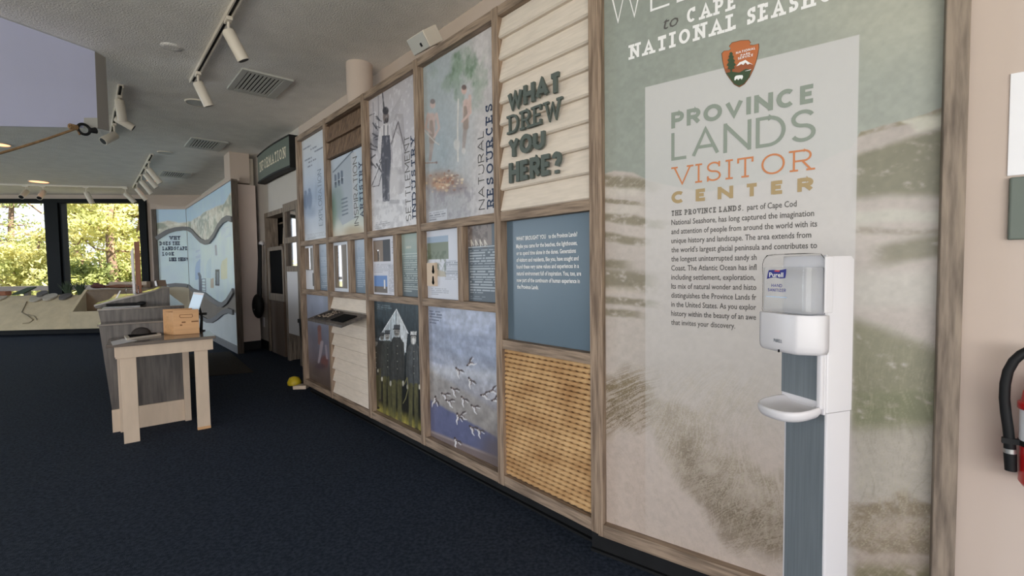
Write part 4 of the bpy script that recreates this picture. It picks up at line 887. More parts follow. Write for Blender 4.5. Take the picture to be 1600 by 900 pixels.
(xl, zl), (xr_, _) = q([(1197, 463.5), (1229, 463.5)]); obj('label_line', MB().box(xl, xr_, -.0780, -.0772, zl, zl + .0022), M['labelpale'], SAN, bottle)

# ------------------------------------------------------------------ things on the right wall
WY = .045
x0, z1 = WEL.on(1578.5, 116, WY); _, z0 = WEL.on(1577, 275, WY); _, z2 = WEL.on(1579, 375, WY)
obj('paper_notice', MB().box(x0, x0 + .28, WY - .004, WY, z0, z1), M['paper'], WEL, label='blank white sheet pinned above the green plate on the right wall', cat='notice', bevel=.001)
obj('wall_plate', MB().box(x0 + .004, x0 + .26, WY - .016, WY, z2, z0 - .006), M['signgreen'], WEL, label='grey green plate on the right wall above the fire extinguisher', cat='plate', bevel=.004)
ey = -.035; xe, zb = WEL.on(1590.5, 758, ey); _, zt = WEL.on(1590, 622, ey); R_ = .056; xc = xe + R_
fe = thing('fire_extinguisher', 'red fire extinguisher with black hose at the right edge of the wall', 'fire extinguisher', WEL, (xc, ey, zb))
cyl = obj('cylinder', MB().lathe([(.02, .0), (R_ - .008, .002), (R_, .014), (R_, zt - zb - .01), (R_ * .93, zt - zb + .02), (R_ * .7, zt - zb + .045), (.022, zt - zb + .06), (.02, zt - zb + .075)], (xc, ey, zb), 36), M['red'], WEL, fe)
obj('collar', MB().lathe([(R_ + .001, 0), (R_ + .006, .002), (R_ + .006, .018), (R_ + .001, .02)], (xc, ey, zt - .028), 36), M['red'], WEL, cyl)
obj('label_sheet', MB().lathe([(R_ + .0012, 0), (R_ + .0012, .10)], (xc, ey, zb + .125), 36), M['paper'], WEL, cyl, label='pale instruction label')
_, zs_ = WEL.on(1590, 690, ey)
obj('strap', MB().lathe([(R_ + .002, 0), (R_ + .003, .001), (R_ + .003, .014), (R_ + .002, .015)], (xc, ey, zs_ - .007), 36).box(xc - R_ - .035, xc - R_ + .01, ey - .012, ey + .0, zs_ - .007, zs_ + .008), M['black'], WEL, fe)
obj('valve', MB().lathe([(.018, 0), (.022, .005), (.022, .04), (.012, .05)], (xc, ey, zt + .045), 16), M['metal'], WEL, fe)
obj('lever', MB().box(xc - .012, xc + .012, ey - .1, ey + .02, zt + .09, zt + .10).box(xc - .012, xc + .012, ey - .09, ey, zt + .065, zt + .072), M['black'], WEL, fe)
hp = [(1606, 548), (1596, 553), (1584, 564), (1575, 580), (1570.5, 600), (1569.5, 622), (1571.5, 645), (1575, 668), (1577.5, 692)]
pts = [(WEL.on(u, v, ey)[0], ey, WEL.on(u, v, ey)[1]) for u, v in hp]; pts = [(xc, ey, zt + .07), ((xc + pts[0][0]) / 2 - .01, ey, pts[0][2] + .004)] + pts
hose = obj('hose', MB().tube(pts, .0115, 12), M['black'], WEL, fe)
a0 = np.array((WEL.on(1577.5, 692, ey)[0], ey, WEL.on(1577.5, 692, ey)[1])); a1 = np.array((WEL.on(1579.5, 735, ey)[0], ey, WEL.on(1579.5, 735, ey)[1])); am = a0 + (a1 - a0) * .2; an = a0 + (a1 - a0) * .36
obj('hose_ferrule', MB().tube([am, an], .0135, 14), M['metal'], WEL, hose); obj('nozzle', MB().tube([a0, am], .0125, 12).tube([an, a1], [.0135, .0125], 12), M['black'], WEL, hose)
obj('wall_bracket', MB().box(xc - .02, xc + .02, ey + R_, WY, zb + .05, zt), M['red'], WEL, fe)

# ------------------------------------------------------------------ ceiling: speaker, column, vents, tracks, lamps, sail
SP_ = Frame((-.638, 3.35), (math.cos(-.787), math.sin(-.787)))
spk = thing('loudspeaker', 'white boxy loudspeaker tilted above the timber exhibit', 'loudspeaker', SP_, (0, 0, 2.8))
def tb(x0, x1, y0, y1, z0, z1):
    """box whose -y face looks down and out by .624 rad"""
    g = MB().box(x0, x1, y0, y1, z0, z1); c, s_ = math.cos(.624), math.sin(.624)
    g.v = [(x, y * c - z * s_, 2.877 + y * s_ + z * c) for x, y, z in g.v]; return g
obj('cabinet', tb(-.101, .101, .004, .142, -.0555, .0555), M['whitewarm'], SP_, spk, bevel=.004)
obj('grille', tb(-.095, .095, 0, .006, -.051, .051), M['vent'], SP_, spk); obj('badge', tb(.018, .036, -.003, .001, -.028, -.004), M['black'], SP_, spk)
obj('mounting_arm', MB().tube([(0, .10, 2.90), (0, .20, 2.95), (0, .52, 2.95)], .012, 8), M['whitewarm'], SP_, spk)
cs, cy, _ = WALL.loc(hit_z(562, 108, CEIL)); cy = .30; cs = WALL.on(562, 130, cy)[0]
obj('round_column', MB().lathe([(.118, 0), (.118, CEIL)], (cs, cy, 0), 40), M['beige'], WALL, label='round beige column rising behind the timber exhibit', cat='column')
def vent(px, label, k=1.):
    s_, y_, _ = WALL.loc(hit_z(*px, CEIL)); hx, hy = .325 * k, .23 * k
    t = thing('ceiling_vent', label, 'vent', WALL, (s_, y_, CEIL - .02), 'louvred vents in the ceiling')
    z0, z1 = CEIL - .018, CEIL + .002; f = .055 * k
    obj('vent_frame', MB().box(s_ - hx, s_ + hx, y_ - hy, y_ - hy + f, z0, z1).box(s_ - hx, s_ + hx, y_ + hy - f * 1.6, y_ + hy, z0, z1).box(s_ - hx, s_ - hx + f * 1.3, y_ - hy + f, y_ + hy - f * 1.6, z0, z1).box(s_ + hx - f, s_ + hx, y_ - hy + f, y_ + hy - f * 1.6, z0, z1), M['vent'], WALL, t, bevel=.004)
    obj('duct', MB().box(s_ - hx + .02, s_ + hx - .02, y_ - hy + .02, y_ + hy - .02, z1 - .004, z1 + .004), M['dark'], WALL, t, label='dark opening behind the louvres')
    ya, yb = y_ - hy + f, y_ + hy - f * 1.6
    for i in range(9):
        yc = ya + (yb - ya) * (i + .5) / 9; w = (yb - ya) / 9 * .30
        obj('louvre', MB().box(s_ - hx + f, s_ + hx - f, yc - w, yc + w, z0 + .002, z0 + .008), M['vent'], WALL, t)
vent((406, 131), 'largest louvred ceiling vent, nearest to the timber exhibit'); vent((322, 225), 'middle louvred ceiling vent in front of the information sign'); vent((274, 272), 'farthest louvred ceiling vent above the landscape panel')
def track(fr, a, b, y, label):
    t = thing('light_track', label, 'light track', fr, ((a + b) / 2, y, CEIL - .03))
    obj('track_rail', MB().box(a, b, y - .022, y - .012, CEIL - .034, CEIL).box(a, b, y + .012, y + .022, CEIL - .034, CEIL).box(a, b, y - .012, y + .012, CEIL - .012, CEIL), M['whitewarm'], fr, t); obj('track_slot', MB().box(a + .02, b - .02, y - .012, y + .012, CEIL - .016, CEIL - .011), M['black'], fr, t)
    return t
def spot(fr, s_, y, aim, label, L=.20, r=.044, drop=.10, group=None):
    A = Vector(aim).normalized(); t = thing('spotlight', label, 'spotlight', fr, (s_, y, CEIL - .034 - drop), group)
    obj('adapter', MB().box(s_ - .05, s_ + .05, y - .02, y + .02, CEIL - .058, CEIL - .030), M['whitewarm'], fr, t, bevel=.004)
    p = Vector((s_, y, CEIL - .034 - drop)); obj('stem', MB().tube([(s_, y, CEIL - .055), p], .010, 8), M['whitewarm'], fr, t)
    a = p - A * .02; b = p + A * L
    lb_ = obj('lamp_body', MB().tube([a, a + A * .012, b], [r * .8, r, r], 20), M['whitewarm'], fr, t); obj('lens', MB().tube([b - A * .004, b + A * .001], r * .82, 16), M['black'], fr, lb_)
S = lambda u, v: WALL.loc(hit_z(u, v, CEIL))
ty = -.80; sa = S(297, 125)[0]; track(WALL, sa, sa + 3.2, ty, 'long white light track running out of the top of the picture')
G1 = 'white spotlights on the ceiling tracks'
spot(WALL, S(356, 22)[0], ty, (.0, .42, -.8), 'larger white spotlight on the long near track, first from the top', group=G1)
spot(WALL, S(306, 108)[0], ty, (-.1, .36, -.8), 'white spotlight at the lower end of the long near track', group=G1)
s0, y0, _ = S(186, 131); s1 = S(178, 207)[0]; y0 = -1.32; track(WALL, s1, s0, y0, 'short white light track right of the hanging sail')
spot(WALL, S(187, 146)[0], y0, (-.25, .10, -.9), 'upper spotlight of the three crowded on the short track', .2, .042, .05, G1); spot(WALL, S(186, 165)[0], y0, (.1, .85, -.5), 'middle spotlight of the short track with its dark lens turned to the right', .16, .042, .12, G1); spot(WALL, S(180, 190)[0], y0, (.3, -.55, -.5), 'lowest spotlight of the short track turned to the left', .17, .05, .14, G1)
sa, sb = S(208, 292)[0], S(233, 240)[0]; track(WALL, sa, sb, ty, 'far light track running along the landscape panel')
for k, (px, lb) in enumerate((((229, 249), 'nearest spotlight on the far track before the landscape panel'), ((224, 258), 'second nearest spotlight on the far track before the landscape panel'), ((218, 270), 'third spotlight on the far track before the landscape panel'), ((212, 283), 'last spotlight on the far track at its window end'))):
    spot(WALL, S(*px)[0], ty, (.0, .5, -.75), lb, .26, .045, .13, G1)
pa_, pb_ = hit_z(-40, 286, CEIL), hit_z(207, 292, CEIL); XT = Frame(pa_[:2], (pb_ - pa_)[:2]); xl_ = float(np.hypot(*(pb_ - pa_)[:2])); track(XT, 0, xl_ - .1, 0, 'light track running across the ceiling before the far windows')
for u, aim, lb in ((3, (-.2, -.4, -.8), 'spotlight on the window track at the left edge of the picture'), (45, (.1, -.8, -.6), 'spotlight facing the room on the window track, left of the orange tinted one'), (69, (.1, -.7, -.6), 'spotlight on the window track right below the orange ceiling lamp'), (130, (.25, .25, -.9), 'spotlight on the window track right of the dark mullion'), (187, (.6, .2, -.8), 'tilted spotlight near the right end of the window track')):
    spot(XT, XT.loc(hit_z(u, 289, CEIL))[0], 0, aim, lb, .24, .05, .12, G1)
def downlight(px, r, label, lit):
    c = hit_z(*px, CEIL); t = thing('ceiling_lamp', label, 'ceiling lamp', WORLD, (c[0], c[1], CEIL - .012), 'recessed lamps in the ceiling')
    obj('trim_ring', MB().lathe([(r, 0), (r + .012, 0), (r + .014, .006), (r + .014, .014), (r, .014)], (c[0], c[1], CEIL - .012), 28, caps=False), M['whitewarm'], WORLD, t)
    obj('lamp_lens', MB().lathe([(r * .98, 0), (r * .98, .006)], (c[0], c[1], CEIL - .009), 28), M['glow'] if lit else M['vent'], WORLD, t)
downlight((61, 283.5), .15, 'glowing orange recessed lamp above the far window track', True); downlight((237, 282), .085, 'glowing orange recessed lamp left of the farthest vent', True); downlight((-2, 225), .12, 'glowing orange recessed lamp cut by the left edge below the rope', True)
downlight((309, 160), .11, 'unlit grey recessed lamp below the near light track', False); downlight((258, 238), .09, 'unlit recessed lamp near the far light track', False)
c = hit_z(268, 73, CEIL); obj('smoke_detector', MB().lathe([(.05, 0), (.075, .003), (.08, .010)], (c[0], c[1], CEIL - .0095), 24), M['ceiling'], label='small round ceiling detector left of the near track', cat='detector')
# hanging sail
A_, B_, C_ = hit_z(0, 27, CEIL - .01), hit_z(148, 80, CEIL - .01), hit_z(165, 90, CEIL - .01)
SL = Frame(B_[:2], (B_ - A_)[:2]); SR = Frame(B_[:2], (C_ - B_)[:2])
sail = thing('hanging_sail', 'pale lilac cloth sail hung from the ceiling at the upper left', 'sail', SL, (-.4, 0, 2.3))
po = [SL.on(u, v) for u, v in ((148, 80), (152, 184), (131, 199.5), (0, 197), (-60, 196), (-60, 5))]; po[0] = (0, CEIL - .01); po[5] = (SL.on(-60, 100)[0], CEIL - .01)
slc = obj('sail_cloth', MB().prism(po, lambda p, q, t: (p, t, q), 0, .012), M['canvas'], SL, sail)
po = [SL.on(u, v, -.002) for u, v in ((131, 184), (152, 184), (152.5, 200), (131, 200))]
obj('corner_patch', MB().prism(po, lambda p, q, t: (p, t, q), -.004, .012), M['vent'], SL, slc, label='grey corner patch')
lx = float(np.hypot(*(C_ - B_)[:2])); zc = SR.on(157, 200)[1]
q4 = [SL.w(0, 0, CEIL - .01), C_, np.array([C_[0], C_[1], SR.on(160, 200)[1]]), SL.w(SL.on(152, 200)[0], 0, SL.on(152, 200)[1])]
l4 = [SL.loc(p) for p in q4]; obj('sail_edge', MB().add(l4 + [(x, y + .01, z) for x, y, z in l4], [(0, 1, 2, 3), (7, 6, 5, 4), (0, 4, 5, 1), (1, 5, 6, 2), (2, 6, 7, 3), (3, 7, 4, 0)]), M['sailedge'], SL, sail)
k0 = np.array(SL.w(SL.on(131, 202, -.03)[0], -.03, SL.on(131, 202, -.03)[1])); r0 = ray(-120, 274); k1 = C_O + r0 * 3.0; u_ = k1 - k0
sh = thing('shackle', 'black ring and hook at the lower corner of the hanging sail', 'shackle', WORLD, tuple(k0)); rx_ = (B_ - A_) / np.linalg.norm(B_ - A_)
ringp = [tuple(k0 + rx_ * .042 * math.cos(t) + np.array([0, 0, 1]) * .042 * math.sin(t)) for t in np.linspace(0, 2 * math.pi, 25)]
obj('ring', MB().tube(ringp, .011, 10, caps=False), M['black'], WORLD, sh); obj('hook', MB().tube([tuple(k0 + rx_ * .04), tuple(k0 + rx_ * .085 + np.array([0, 0, .012]))], [.018, .026], 12), M['black'], WORLD, sh)
rp_ = [tuple(k0 - rx_ * .042 + u_ * t + np.array([0, 0, -.10 * t * (1 - t)])) for t in np.linspace(0, 1, 14)]
g = MB().tube(rp_, .009, 8)
for t in range(5): c = k0 - rx_ * (.05 + t * .011); g.tube([tuple(c + np.array([rx_[1], -rx_[0], 0]) * .016 * math.cos(a) + np.array([0, 0, .016 * math.sin(a)])) for a in np.linspace(0, 6.28, 11)], .007, 6, caps=False)
g.tube([tuple(k0 - rx_ * .05), tuple(k0 - rx_ * .03 + np.array([0, 0, -.055]))], .006, 6)
obj('rope', g, M['ropebrown'], label='thin tan rope tied to the black ring of the sail', cat='rope')

# ------------------------------------------------------------------ information wall: sign, pier, doorway things
sg = thing('information_sign', 'bowed grey green sign reading information above the doorway', 'sign', WALL, (-7.34, .4, 2.68))
x0, x1, z0, z1 = -8.11, -6.575, 2.687, 3.07; bow = lambda x: .395 - .03 * (1 - ((x - (x0 + x1) / 2) / ((x1 - x0) / 2)) ** 2)
def bowed(x0, x1, z0, z1, dy, th, n=18):
    g = MB(); xs = np.linspace(x0, x1, n + 1)
    for i in range(n):
        a, b = xs[i], xs[i + 1]; ya, yb = bow(a) + dy, bow(b) + dy
        g.add([(a, ya, z0), (b, yb, z0), (b, yb, z1), (a, ya, z1), (a, ya + th, z0), (b, yb + th, z0), (b, yb + th, z1), (a, ya + th, z1)], [(0, 1, 2, 3), (5, 4, 7, 6), (0, 4, 5, 1), (3, 2, 6, 7)] + ([(0, 3, 7, 4)] if i == 0 else []) + ([(1, 5, 6, 2)] if i == n - 1 else []))
    return g
sgb = obj('sign_board', bowed(x0, x1, z0, z1, 0, .02), M['signgreen'], WALL, sg)
obj('sign_edge', bowed(x0 - .012, x1 + .012, z0 - .03, z0, -.008, .10).add(*[[(x1, .39, z0 - .03), (x1 + .02, .39, z0 - .03), (x1 + .02, .505, z0 - .03), (x1, .505, z0 - .03), (x1, .39, z1 + .02), (x1 + .02, .39, z1 + .02), (x1 + .02, .505, z1 + .02), (x1, .505, z1 + .02)], [(0, 3, 2, 1), (4, 5, 6, 7), (0, 1, 5, 4), (1, 2, 6, 5), (2, 3, 7, 6), (3, 0, 4, 7)]]), M['black'], WALL, sg)
obj('sign_edge', bowed(x0 - .012, x1 + .012, z1, z1 + .02, -.008, .10), M['black'], WALL, sg)
zz = z0 + .125; hh = .145; mb = MB()
st, tw = layout('INFORMATION', .17, .2, True); ka = 1.28 / tw
for _, P_, cl in st: mb.ribbon([(p * ka, q_ * hh) for p, q_ in P_], .020, lambda p, q_, t: (x0 + .13 + p, bow(x0 + .13 + p) - .0015, zz + q_), 0, cl)
obj('sign_lettering', mb, M['creamtext'], WALL, sgb)
# white pier closing the landscape wall, posts above it
obj('white_pier', MB().box(-8.65, -8.55, .150, .455, .14, 2.70), M['pier'], WALL, label='white boarded pier between the landscape panel and the information wall', cat='pier', bevel=.003)
obj('pier_plinth', MB().box(-8.65, -8.55, .150, .455, 0, .138), M['black'], WALL, label='black plinth under the white boarded pier', cat='plinth')
obj('ceiling_post', MB().box(-8.95, -8.55, .10, .38, 2.72, CEIL), M['beige'], WALL, label='short beige ceiling post above the end of the landscape panel', cat='post')
obj('pipe_box', MB().box(-8.80, -8.66, .40, .46, 2.72, 3.15), M['whitewarm'], WALL, label='narrow cream pipe box beside the beige ceiling post', cat='pipe box', bevel=.004)
# hanging bag
by = .40; bx, bz = WALL.on(405.5, 478, by)
bag = thing('hanging_bag', 'black round bag hanging by a long strap beside the doorway', 'bag', WALL, (bx, by, bz - .25))
obj('bag_body', MB().ball((bx, by - .02, bz), (.15, .085, .20), 18, 11), M['black'], WALL, bag)
obj('strap', MB().tube([(bx - .06, by, bz + .15), (bx + .0, by + .04, 1.72)], .022, 8).tube([(bx + .07, by, bz + .15), (bx + .02, by + .04, 1.72)], .022, 8), M['black'], WALL, bag)
obj('hook', MB().ball((bx + .01, by + .06, 1.74), .04, 10, 7), M['white'], WALL, bag); obj('clip', MB().box(bx + .02, bx + .06, by - .095, by - .07, bz - .06, bz + .02), M['metal'], WALL, bag)
ob_ = obj('switch_plate', MB().box(-8.60, -8.50, yi - .012, yi, .36, .52), M['white'], WALL, label='white outlet plate low on the wall beside the doorway', cat='outlet', bevel=.004)
# brown half-height cabinet door and framed board inside the doorway
cb = thing('doorway_cabinet', 'brown cabinet with a framed dark board standing in the doorway', 'cabinet', WALL, (-7.8, .75, 0))
obj('cabinet_body', MB().box(-8.10, -7.42, .50, .90, 0, .92), M['dbrown'], WALL, cb)
obj('board_frame', MB().box(-8.02, -7.94, .46, .50, .92, 1.66).box(-7.30, -7.24, .46, .50, .92, 1.66).box(-8.02, -7.24, .46, .50, .84, .95).box(-8.02, -7.24, .46, .50, 1.60, 1.66), M['woodgrey'], WALL, cb, bevel=.004)
obj('dark_board', MB().box(-7.94, -7.30, .475, .495, .95, 1.60), M['dark'], WALL, cb)
pf = thing('framed_picture', 'framed picture of a pale figure on the brown wall behind the doorway', 'picture', WALL, (-7.35, 1.2, 1.62))
pcx, pcz = WALL.on(443, 366, .70)
obj('frame_rim', MB().box(pcx - .30, pcx + .24, .70, .72, pcz - .18, pcz + .20), M['woodgrey'], WALL, pf, bevel=.003); obj('picture_print', MB().box(pcx - .25, pcx + .19, .692, .701, pcz - .15, pcz + .17), M['dark'], WALL, pf)
obj('picture_figure', MB().prism([(pcx - .02, pcz - .15), (pcx + .15, pcz - .15), (pcx + .14, pcz + .02), (pcx + .09, pcz + .13), (pcx + .03, pcz + .10)], lambda p, q, t: (p, t, q), .688, .693), M['cream'], WALL, pf)
wc, _ = WALL.on(446, 520, .56); obj('white_tube', MB().lathe([(.075, 0), (.075, .06), (.06, .065), (.06, .62), (.0, .625)], (wc, .60, 0), 20), M['whitewarm'], WALL, label='white upright tube standing in the doorway', cat='tube')
# glazed leaf to the right of the doorway
gl = thing('glazed_screen', 'narrow wooden screen with two reflecting panes right of the doorway', 'screen', WALL, (-6.86, .48, 0))
gy = .455
obj('screen_frame', MB().box(-7.16, -7.08, gy, gy + .04, .4, 2.24).box(-6.62, -6.54, gy, gy + .04, .4, 2.24).box(-7.08, -6.62, gy, gy + .04, 2.12, 2.24).box(-7.08, -6.62, gy, gy + .04, 1.68, 1.76).box(-7.08, -6.62, gy, gy + .04, 1.28, 1.36), M['woodgrey'], WALL, gl, bevel=.003)
obj('pane', MB().box(-7.08, -6.62, gy + .015, gy + .022, 1.76, 2.12), M['mirror'], WALL, gl); obj('pane', MB().box(-7.08, -6.62, gy + .015, gy + .022, 1.36, 1.68), M['mirror'], WALL, gl)
obj('lower_panel', MB().box(-7.08, -6.62, gy + .005, gy + .03, .4, 1.28), M['white'], WALL, gl); obj('foot', MB().box(-7.16, -7.08, gy, gy + .04, 0, .4).box(-6.62, -6.54, gy, gy + .04, 0, .4), M['woodgrey'], WALL, gl)
tb_ = thing('waste_bin', 'tall black bin standing at the far end post of the timber exhibit', 'bin', WALL, (-5.52, .3, 0))
obj('bin_body', loft(MB(), [sec(rrect(-5.56, -5.24, .16, .46, .03), 0), sec(rrect(-5.60, -5.20, .12, .50, .03), .70)]), M['black'], WALL, tb_); obj('bin_rim', loft(MB(), [sec(rrect(-5.61, -5.19, .11, .505, .03), .70), sec(rrect(-5.61, -5.19, .11, .505, .03), .74)]), M['black'], WALL, tb_)
M['yellow'] = mat('yellow_plastic', lin(206, 178, 36), .5, .1, 20)
c = hit_z(460, 601, 0); obj('yellow_cap', loft(MB(), [[(c[0] + r_ * math.cos(t) * 1.2, c[1] + r_ * math.sin(t), z) for t in np.linspace(0, 2 * math.pi, 17)[:-1]] for r_, z in ((.060, 0), (.064, .03), (.058, .045), (.045, .08), (.012, .095))]), M['yellow'], label='small yellow plastic thing on the carpet at the end post', cat='floor item')
c = hit_z(470.5, 607, 0); obj('door_wedge', MB().prism([(c[0] - .07, c[1] - .05), (c[0] + .07, c[1] - .04), (c[0] + .07, c[1] + .05), (c[0] - .03, c[1] + .06)], flat, 0, .04), M['cream'], label='small flat cream wedge on the carpet beside the yellow thing', cat='floor item', bevel=.006)

# ------------------------------------------------------------------ landscape panel (two facets) at the end of the room
ys = .06; sc_ = WALL.on(295, 400, ys)[0]; S0, S1 = -12.72, -8.28
WHL = Frame(WALL.w(S0, ys)[:2], FAR.x[:2])
la = WHL.on(247.5, 400, 0)[0]; ZTOP = 2.70
lw = thing('landscape_exhibit', 'two sided blue landscape exhibit with wavy bands at the end of the room', 'landscape exhibit', WALL, (S1, ys, 0))
def top_art(P, left):
    t = P.V; P.fill((150, 182, 220)); h = np.interp(P.U, [245, 262, 280, 296, 310, 330, 350, 366], [349, 345, 348, 346, 338, 325, 318, 292]) + 5 * (fbm(P.X * 2, P.Z * 3) - .5)
    P.mix(sm(60, 10, h - P.V) * .45, (206, 220, 236)); P.mix(sm(-1.5, 1.5, P.V - h), (206, 202, 190)); P.mix(sm(-1, 2, P.V - h) * sm(.46, .6, fbm(P.X * 3, P.Z * 5)) * sm(60, 20, P.V - h) * .8, (138, 148, 136))
    P.mix(sm(-1, 2, P.V - h) * sm(.5, .62, fbm(P.X * 9 + 4, P.Z * 12)) * .55, (232, 230, 222)); P.mix(sm(-1, 2, P.V - h) * sm(.5, .62, fbm(P.X * 8 + 14, P.Z * 10)) * .4, (170, 166, 150))
# band curves in photograph pixels
up = [(245, 373), (252, 368), (262, 362), (274, 358.5), (286, 357), (295, 357.5), (301, 361), (308, 369), (315, 376), (322, 379), (329, 377), (336, 368), (343, 354), (350, 345), (357, 341), (363, 342)]
mdl = [(247, 451), (258, 447), (275, 445), (290, 446), (300, 449), (304, 455)]
mdr = [(304, 456), (312, 457), (322, 460), (332, 468), (342, 475), (349, 476.5), (356, 471), (363, 460), (367, 450)]
low = [(300, 470), (306, 486), (316, 496), (325, 501), (333, 501), (341, 496), (350, 488), (358, 485), (368, 489)]
for left in (True, False):
    F_ = WHL if left else WALL; yy = 0 if left else ys; e0, e1 = (la, -.01) if left else (S0, S1 - .0)
    P = Print(F_, e0, e1, .12, ZTOP, yy, .013, 1.3); top_art(P, left)
    uv = np.array(up); vb = np.interp(P.U, uv[:, 0], uv[:, 1]); low_ = sm(-1, 1, P.V - vb); P.mix(low_, (196, 212, 236))
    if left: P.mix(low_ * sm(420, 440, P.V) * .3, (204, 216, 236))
    else:
        for u0, u1, v0, v1, c_ in ((305, 313, 404, 437, (148, 172, 204)), (322, 330, 402, 434, (182, 202, 212)), (345, 355, 402, 436, (206, 206, 176))):
            P.poly([(u0, v1), (u0, v0 + 14), (u0 + 2, v0 + 6), (u1, v0), (u1, v1)], c_, .9)
        for k in range(6): P.line([(306, 392 + k * 2.2), (313, 391 + k * 2.2)], .6, (150, 164, 190), .7).line([(346, 358 + k * 2.6), (361, 354 + k * 2.8)], .7, (176, 190, 206), .7)
        P.line([(337, 384), (338, 398)], 3, (150, 156, 168)).poly([(336.5, 421), (343, 421), (343, 447), (336.5, 446)], (60, 66, 76)); P.poly([(338.5, 424), (341.5, 424), (341.5, 444), (338.5, 444)], (110, 124, 140)).poly([(329, 436), (334, 434), (334, 450), (329, 450)], (176, 164, 150)).line([(311, 428), (312.5, 432), (313, 456)], 4, (84, 92, 106))
        for k in range(5): P.line([(315, 436 + k * 4.5), (321, 436 + k * 4.6)], 1, (90, 96, 108))
        P.line([(315, 436), (315.5, 456)], 1, (90, 96, 108)).line([(321, 436), (321.5, 456)], 1, (90, 96, 108))
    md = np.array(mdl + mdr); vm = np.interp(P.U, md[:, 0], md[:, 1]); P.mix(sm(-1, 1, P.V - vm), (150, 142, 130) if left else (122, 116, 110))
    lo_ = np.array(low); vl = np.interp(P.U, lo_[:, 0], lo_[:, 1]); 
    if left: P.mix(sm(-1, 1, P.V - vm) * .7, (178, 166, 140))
    P.mix(sm(-1, 1, P.V - vl) * (P.U > 297), (198, 202, 202)); P.grain(3, .04)
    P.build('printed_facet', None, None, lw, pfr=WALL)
    if left:
        rows_ = [('WHY', (264.5, 374.5), (282, 374), 369), ('DOES THE', (249.5, 383.2), (281.5, 382.6), 377.5), ('LANDSCAPE', (254, 391), (295, 390.3), 385.5), ('LOOK', (254, 399.5), (272, 399.2), 394), ('LIKE THIS?', (264.5, 408), (298.5, 408), 402.6)]
        LW_ROWS = rows_
def wave(F_, y, px, th, mt, nm):
    q_ = [F_.on(u, v, y) for u, v in px]; d = []
    for i in range(len(q_) - 1):
        for k in range(4): t = k / 4; d.append((q_[i][0] * (1 - t) + q_[i + 1][0] * t, q_[i][1] * (1 - t) + q_[i + 1][1] * t))
    d.append(q_[-1]); return MB().ribbon(d, th, lambda p, r, t: (p, y - t, r), .03)
# the left facet is its own child group: express its pieces in the WALL frame
def to_wall(mb, F_):
    mb.v = [tuple(WALL.loc(F_.w(*p))) for p in mb.v]; return mb
M['postdark'] = mat('dark_brown_post', lin(98, 86, 76), .7, scale=7, stretch=(7, 7, .7), col2=lin(74, 64, 56))
M['wave'] = mat('wave_band_grey', lin(122, 122, 124), .55, .04, 5)
obj('wave_band', to_wall(wave(WHL, 0, [p for p in up if p[0] <= 295], .085, None, ''), WHL), M['wave'], WALL, lw); obj('wave_band', wave(WALL, ys, [p for p in up if p[0] >= 295][:-1] + [(364, 343)], .085, None, ''), M['wave'], WALL, lw)
obj('wave_band', to_wall(wave(WHL, 0, mdl[:4] + [(294, 447)], .08, None, ''), WHL), M['wave'], WALL, lw); obj('wave_band', wave(WALL, ys, [(297, 448), (302, 453)] + mdr[1:-1] + [(366, 454)], .08, None, ''), M['wave'], WALL, lw); obj('wave_band', wave(WALL, ys, low[1:-1] + [(366, 488)], .08, None, ''), M['wave'], WALL, lw)
for t_, p0_, p1_, vt in LW_ROWS:
    x0_, z0_ = WHL.on(*p0_, -.003); x1_, _ = WHL.on(*p1_, -.003); _, zt_ = WHL.on(p0_[0], vt, -.003)
    obj('title_lettering', to_wall(lettering(t_, (x0_, z0_), zt_ - z0_, .24, min(x1_, -.01) - x0_, .16, True, -.004), WHL), M['navytext'], WALL, lw)
obj('end_post', MB().box(S1, S1 + .03, ys - .012, ys + .075, 0, ZTOP + .02), M['postdark'], WALL, lw); obj('end_post', to_wall(MB().box(la - .09, la, -.03, .05, 0, ZTOP), WHL), M['postdark'], WALL, lw)
obj('top_cap', MB().box(S0 + .02, S1 + .03, ys - .02, ys + .10, ZTOP, ZTOP + .06), M['beige'], WALL, lw); obj('top_cap', to_wall(MB().box(la, 0, -.02, .08, ZTOP, ZTOP + .06), WHL), M['beige'], WALL, lw)
obj('base_board', MB().box(S0, S1, ys - .012, ys + .05, 0, .12), M['wave'], WALL, lw); obj('back_body', MB().box(S0 + .1, S1, ys + .02, ys + .07, 0, ZTOP), M['beige'], WALL, lw)
# floor mat before it
p1, p2, p3 = hit_z(359, 550, 0), hit_z(396, 582, 0), hit_z(328, 588, 0); p3 = p2 + (p3 - p2) * 1.6; p4 = p1 + (p3 - p2)
obj('floor_mat', MB().prism([tuple(p[:2]) for p in (p1, p4, p3, p2)], flat, .001, .010), M['mat'], label='flat grey brown mat on the carpet in front of the landscape panel', cat='floor mat')

# ------------------------------------------------------------------ visitor desk seen end on, with a small table in front of it
DK = Frame((-3.23, 3.78), (.783, .622))
dk = thing('visitor_desk', 'grey wood desk with stepped top seen end on behind the small table', 'desk', DK, (.2, .8, 0))
XZ = lambda p, q, t: (p, t, q)
obj('lower_body', MB().prism([(-.036, .02), (.475, .02), (.475, .872), (-.101, .872)], XZ, .0, 3.6), M['deskwood'], DK, dk)
obj('middle_body', MB().prism([(-.098, .872), (.475, .872), (.475, .985), (-.112, .985)], XZ, .20, 3.6), M['deskwood'], DK, dk)
tp = [DK.on(u, v, .55) for u, v in ((147, 479), (182, 469.5), (215, 462), (242, 455), (252, 451), (264.5, 450))]; xr2 = tp[-1][0]
obj('upper_body', MB().prism([(tp[0][0] + .01, .985), (xr2, .985)] + tp[::-1], XZ, .55, .95), M['deskwood'], DK, dk)
gg = MB()
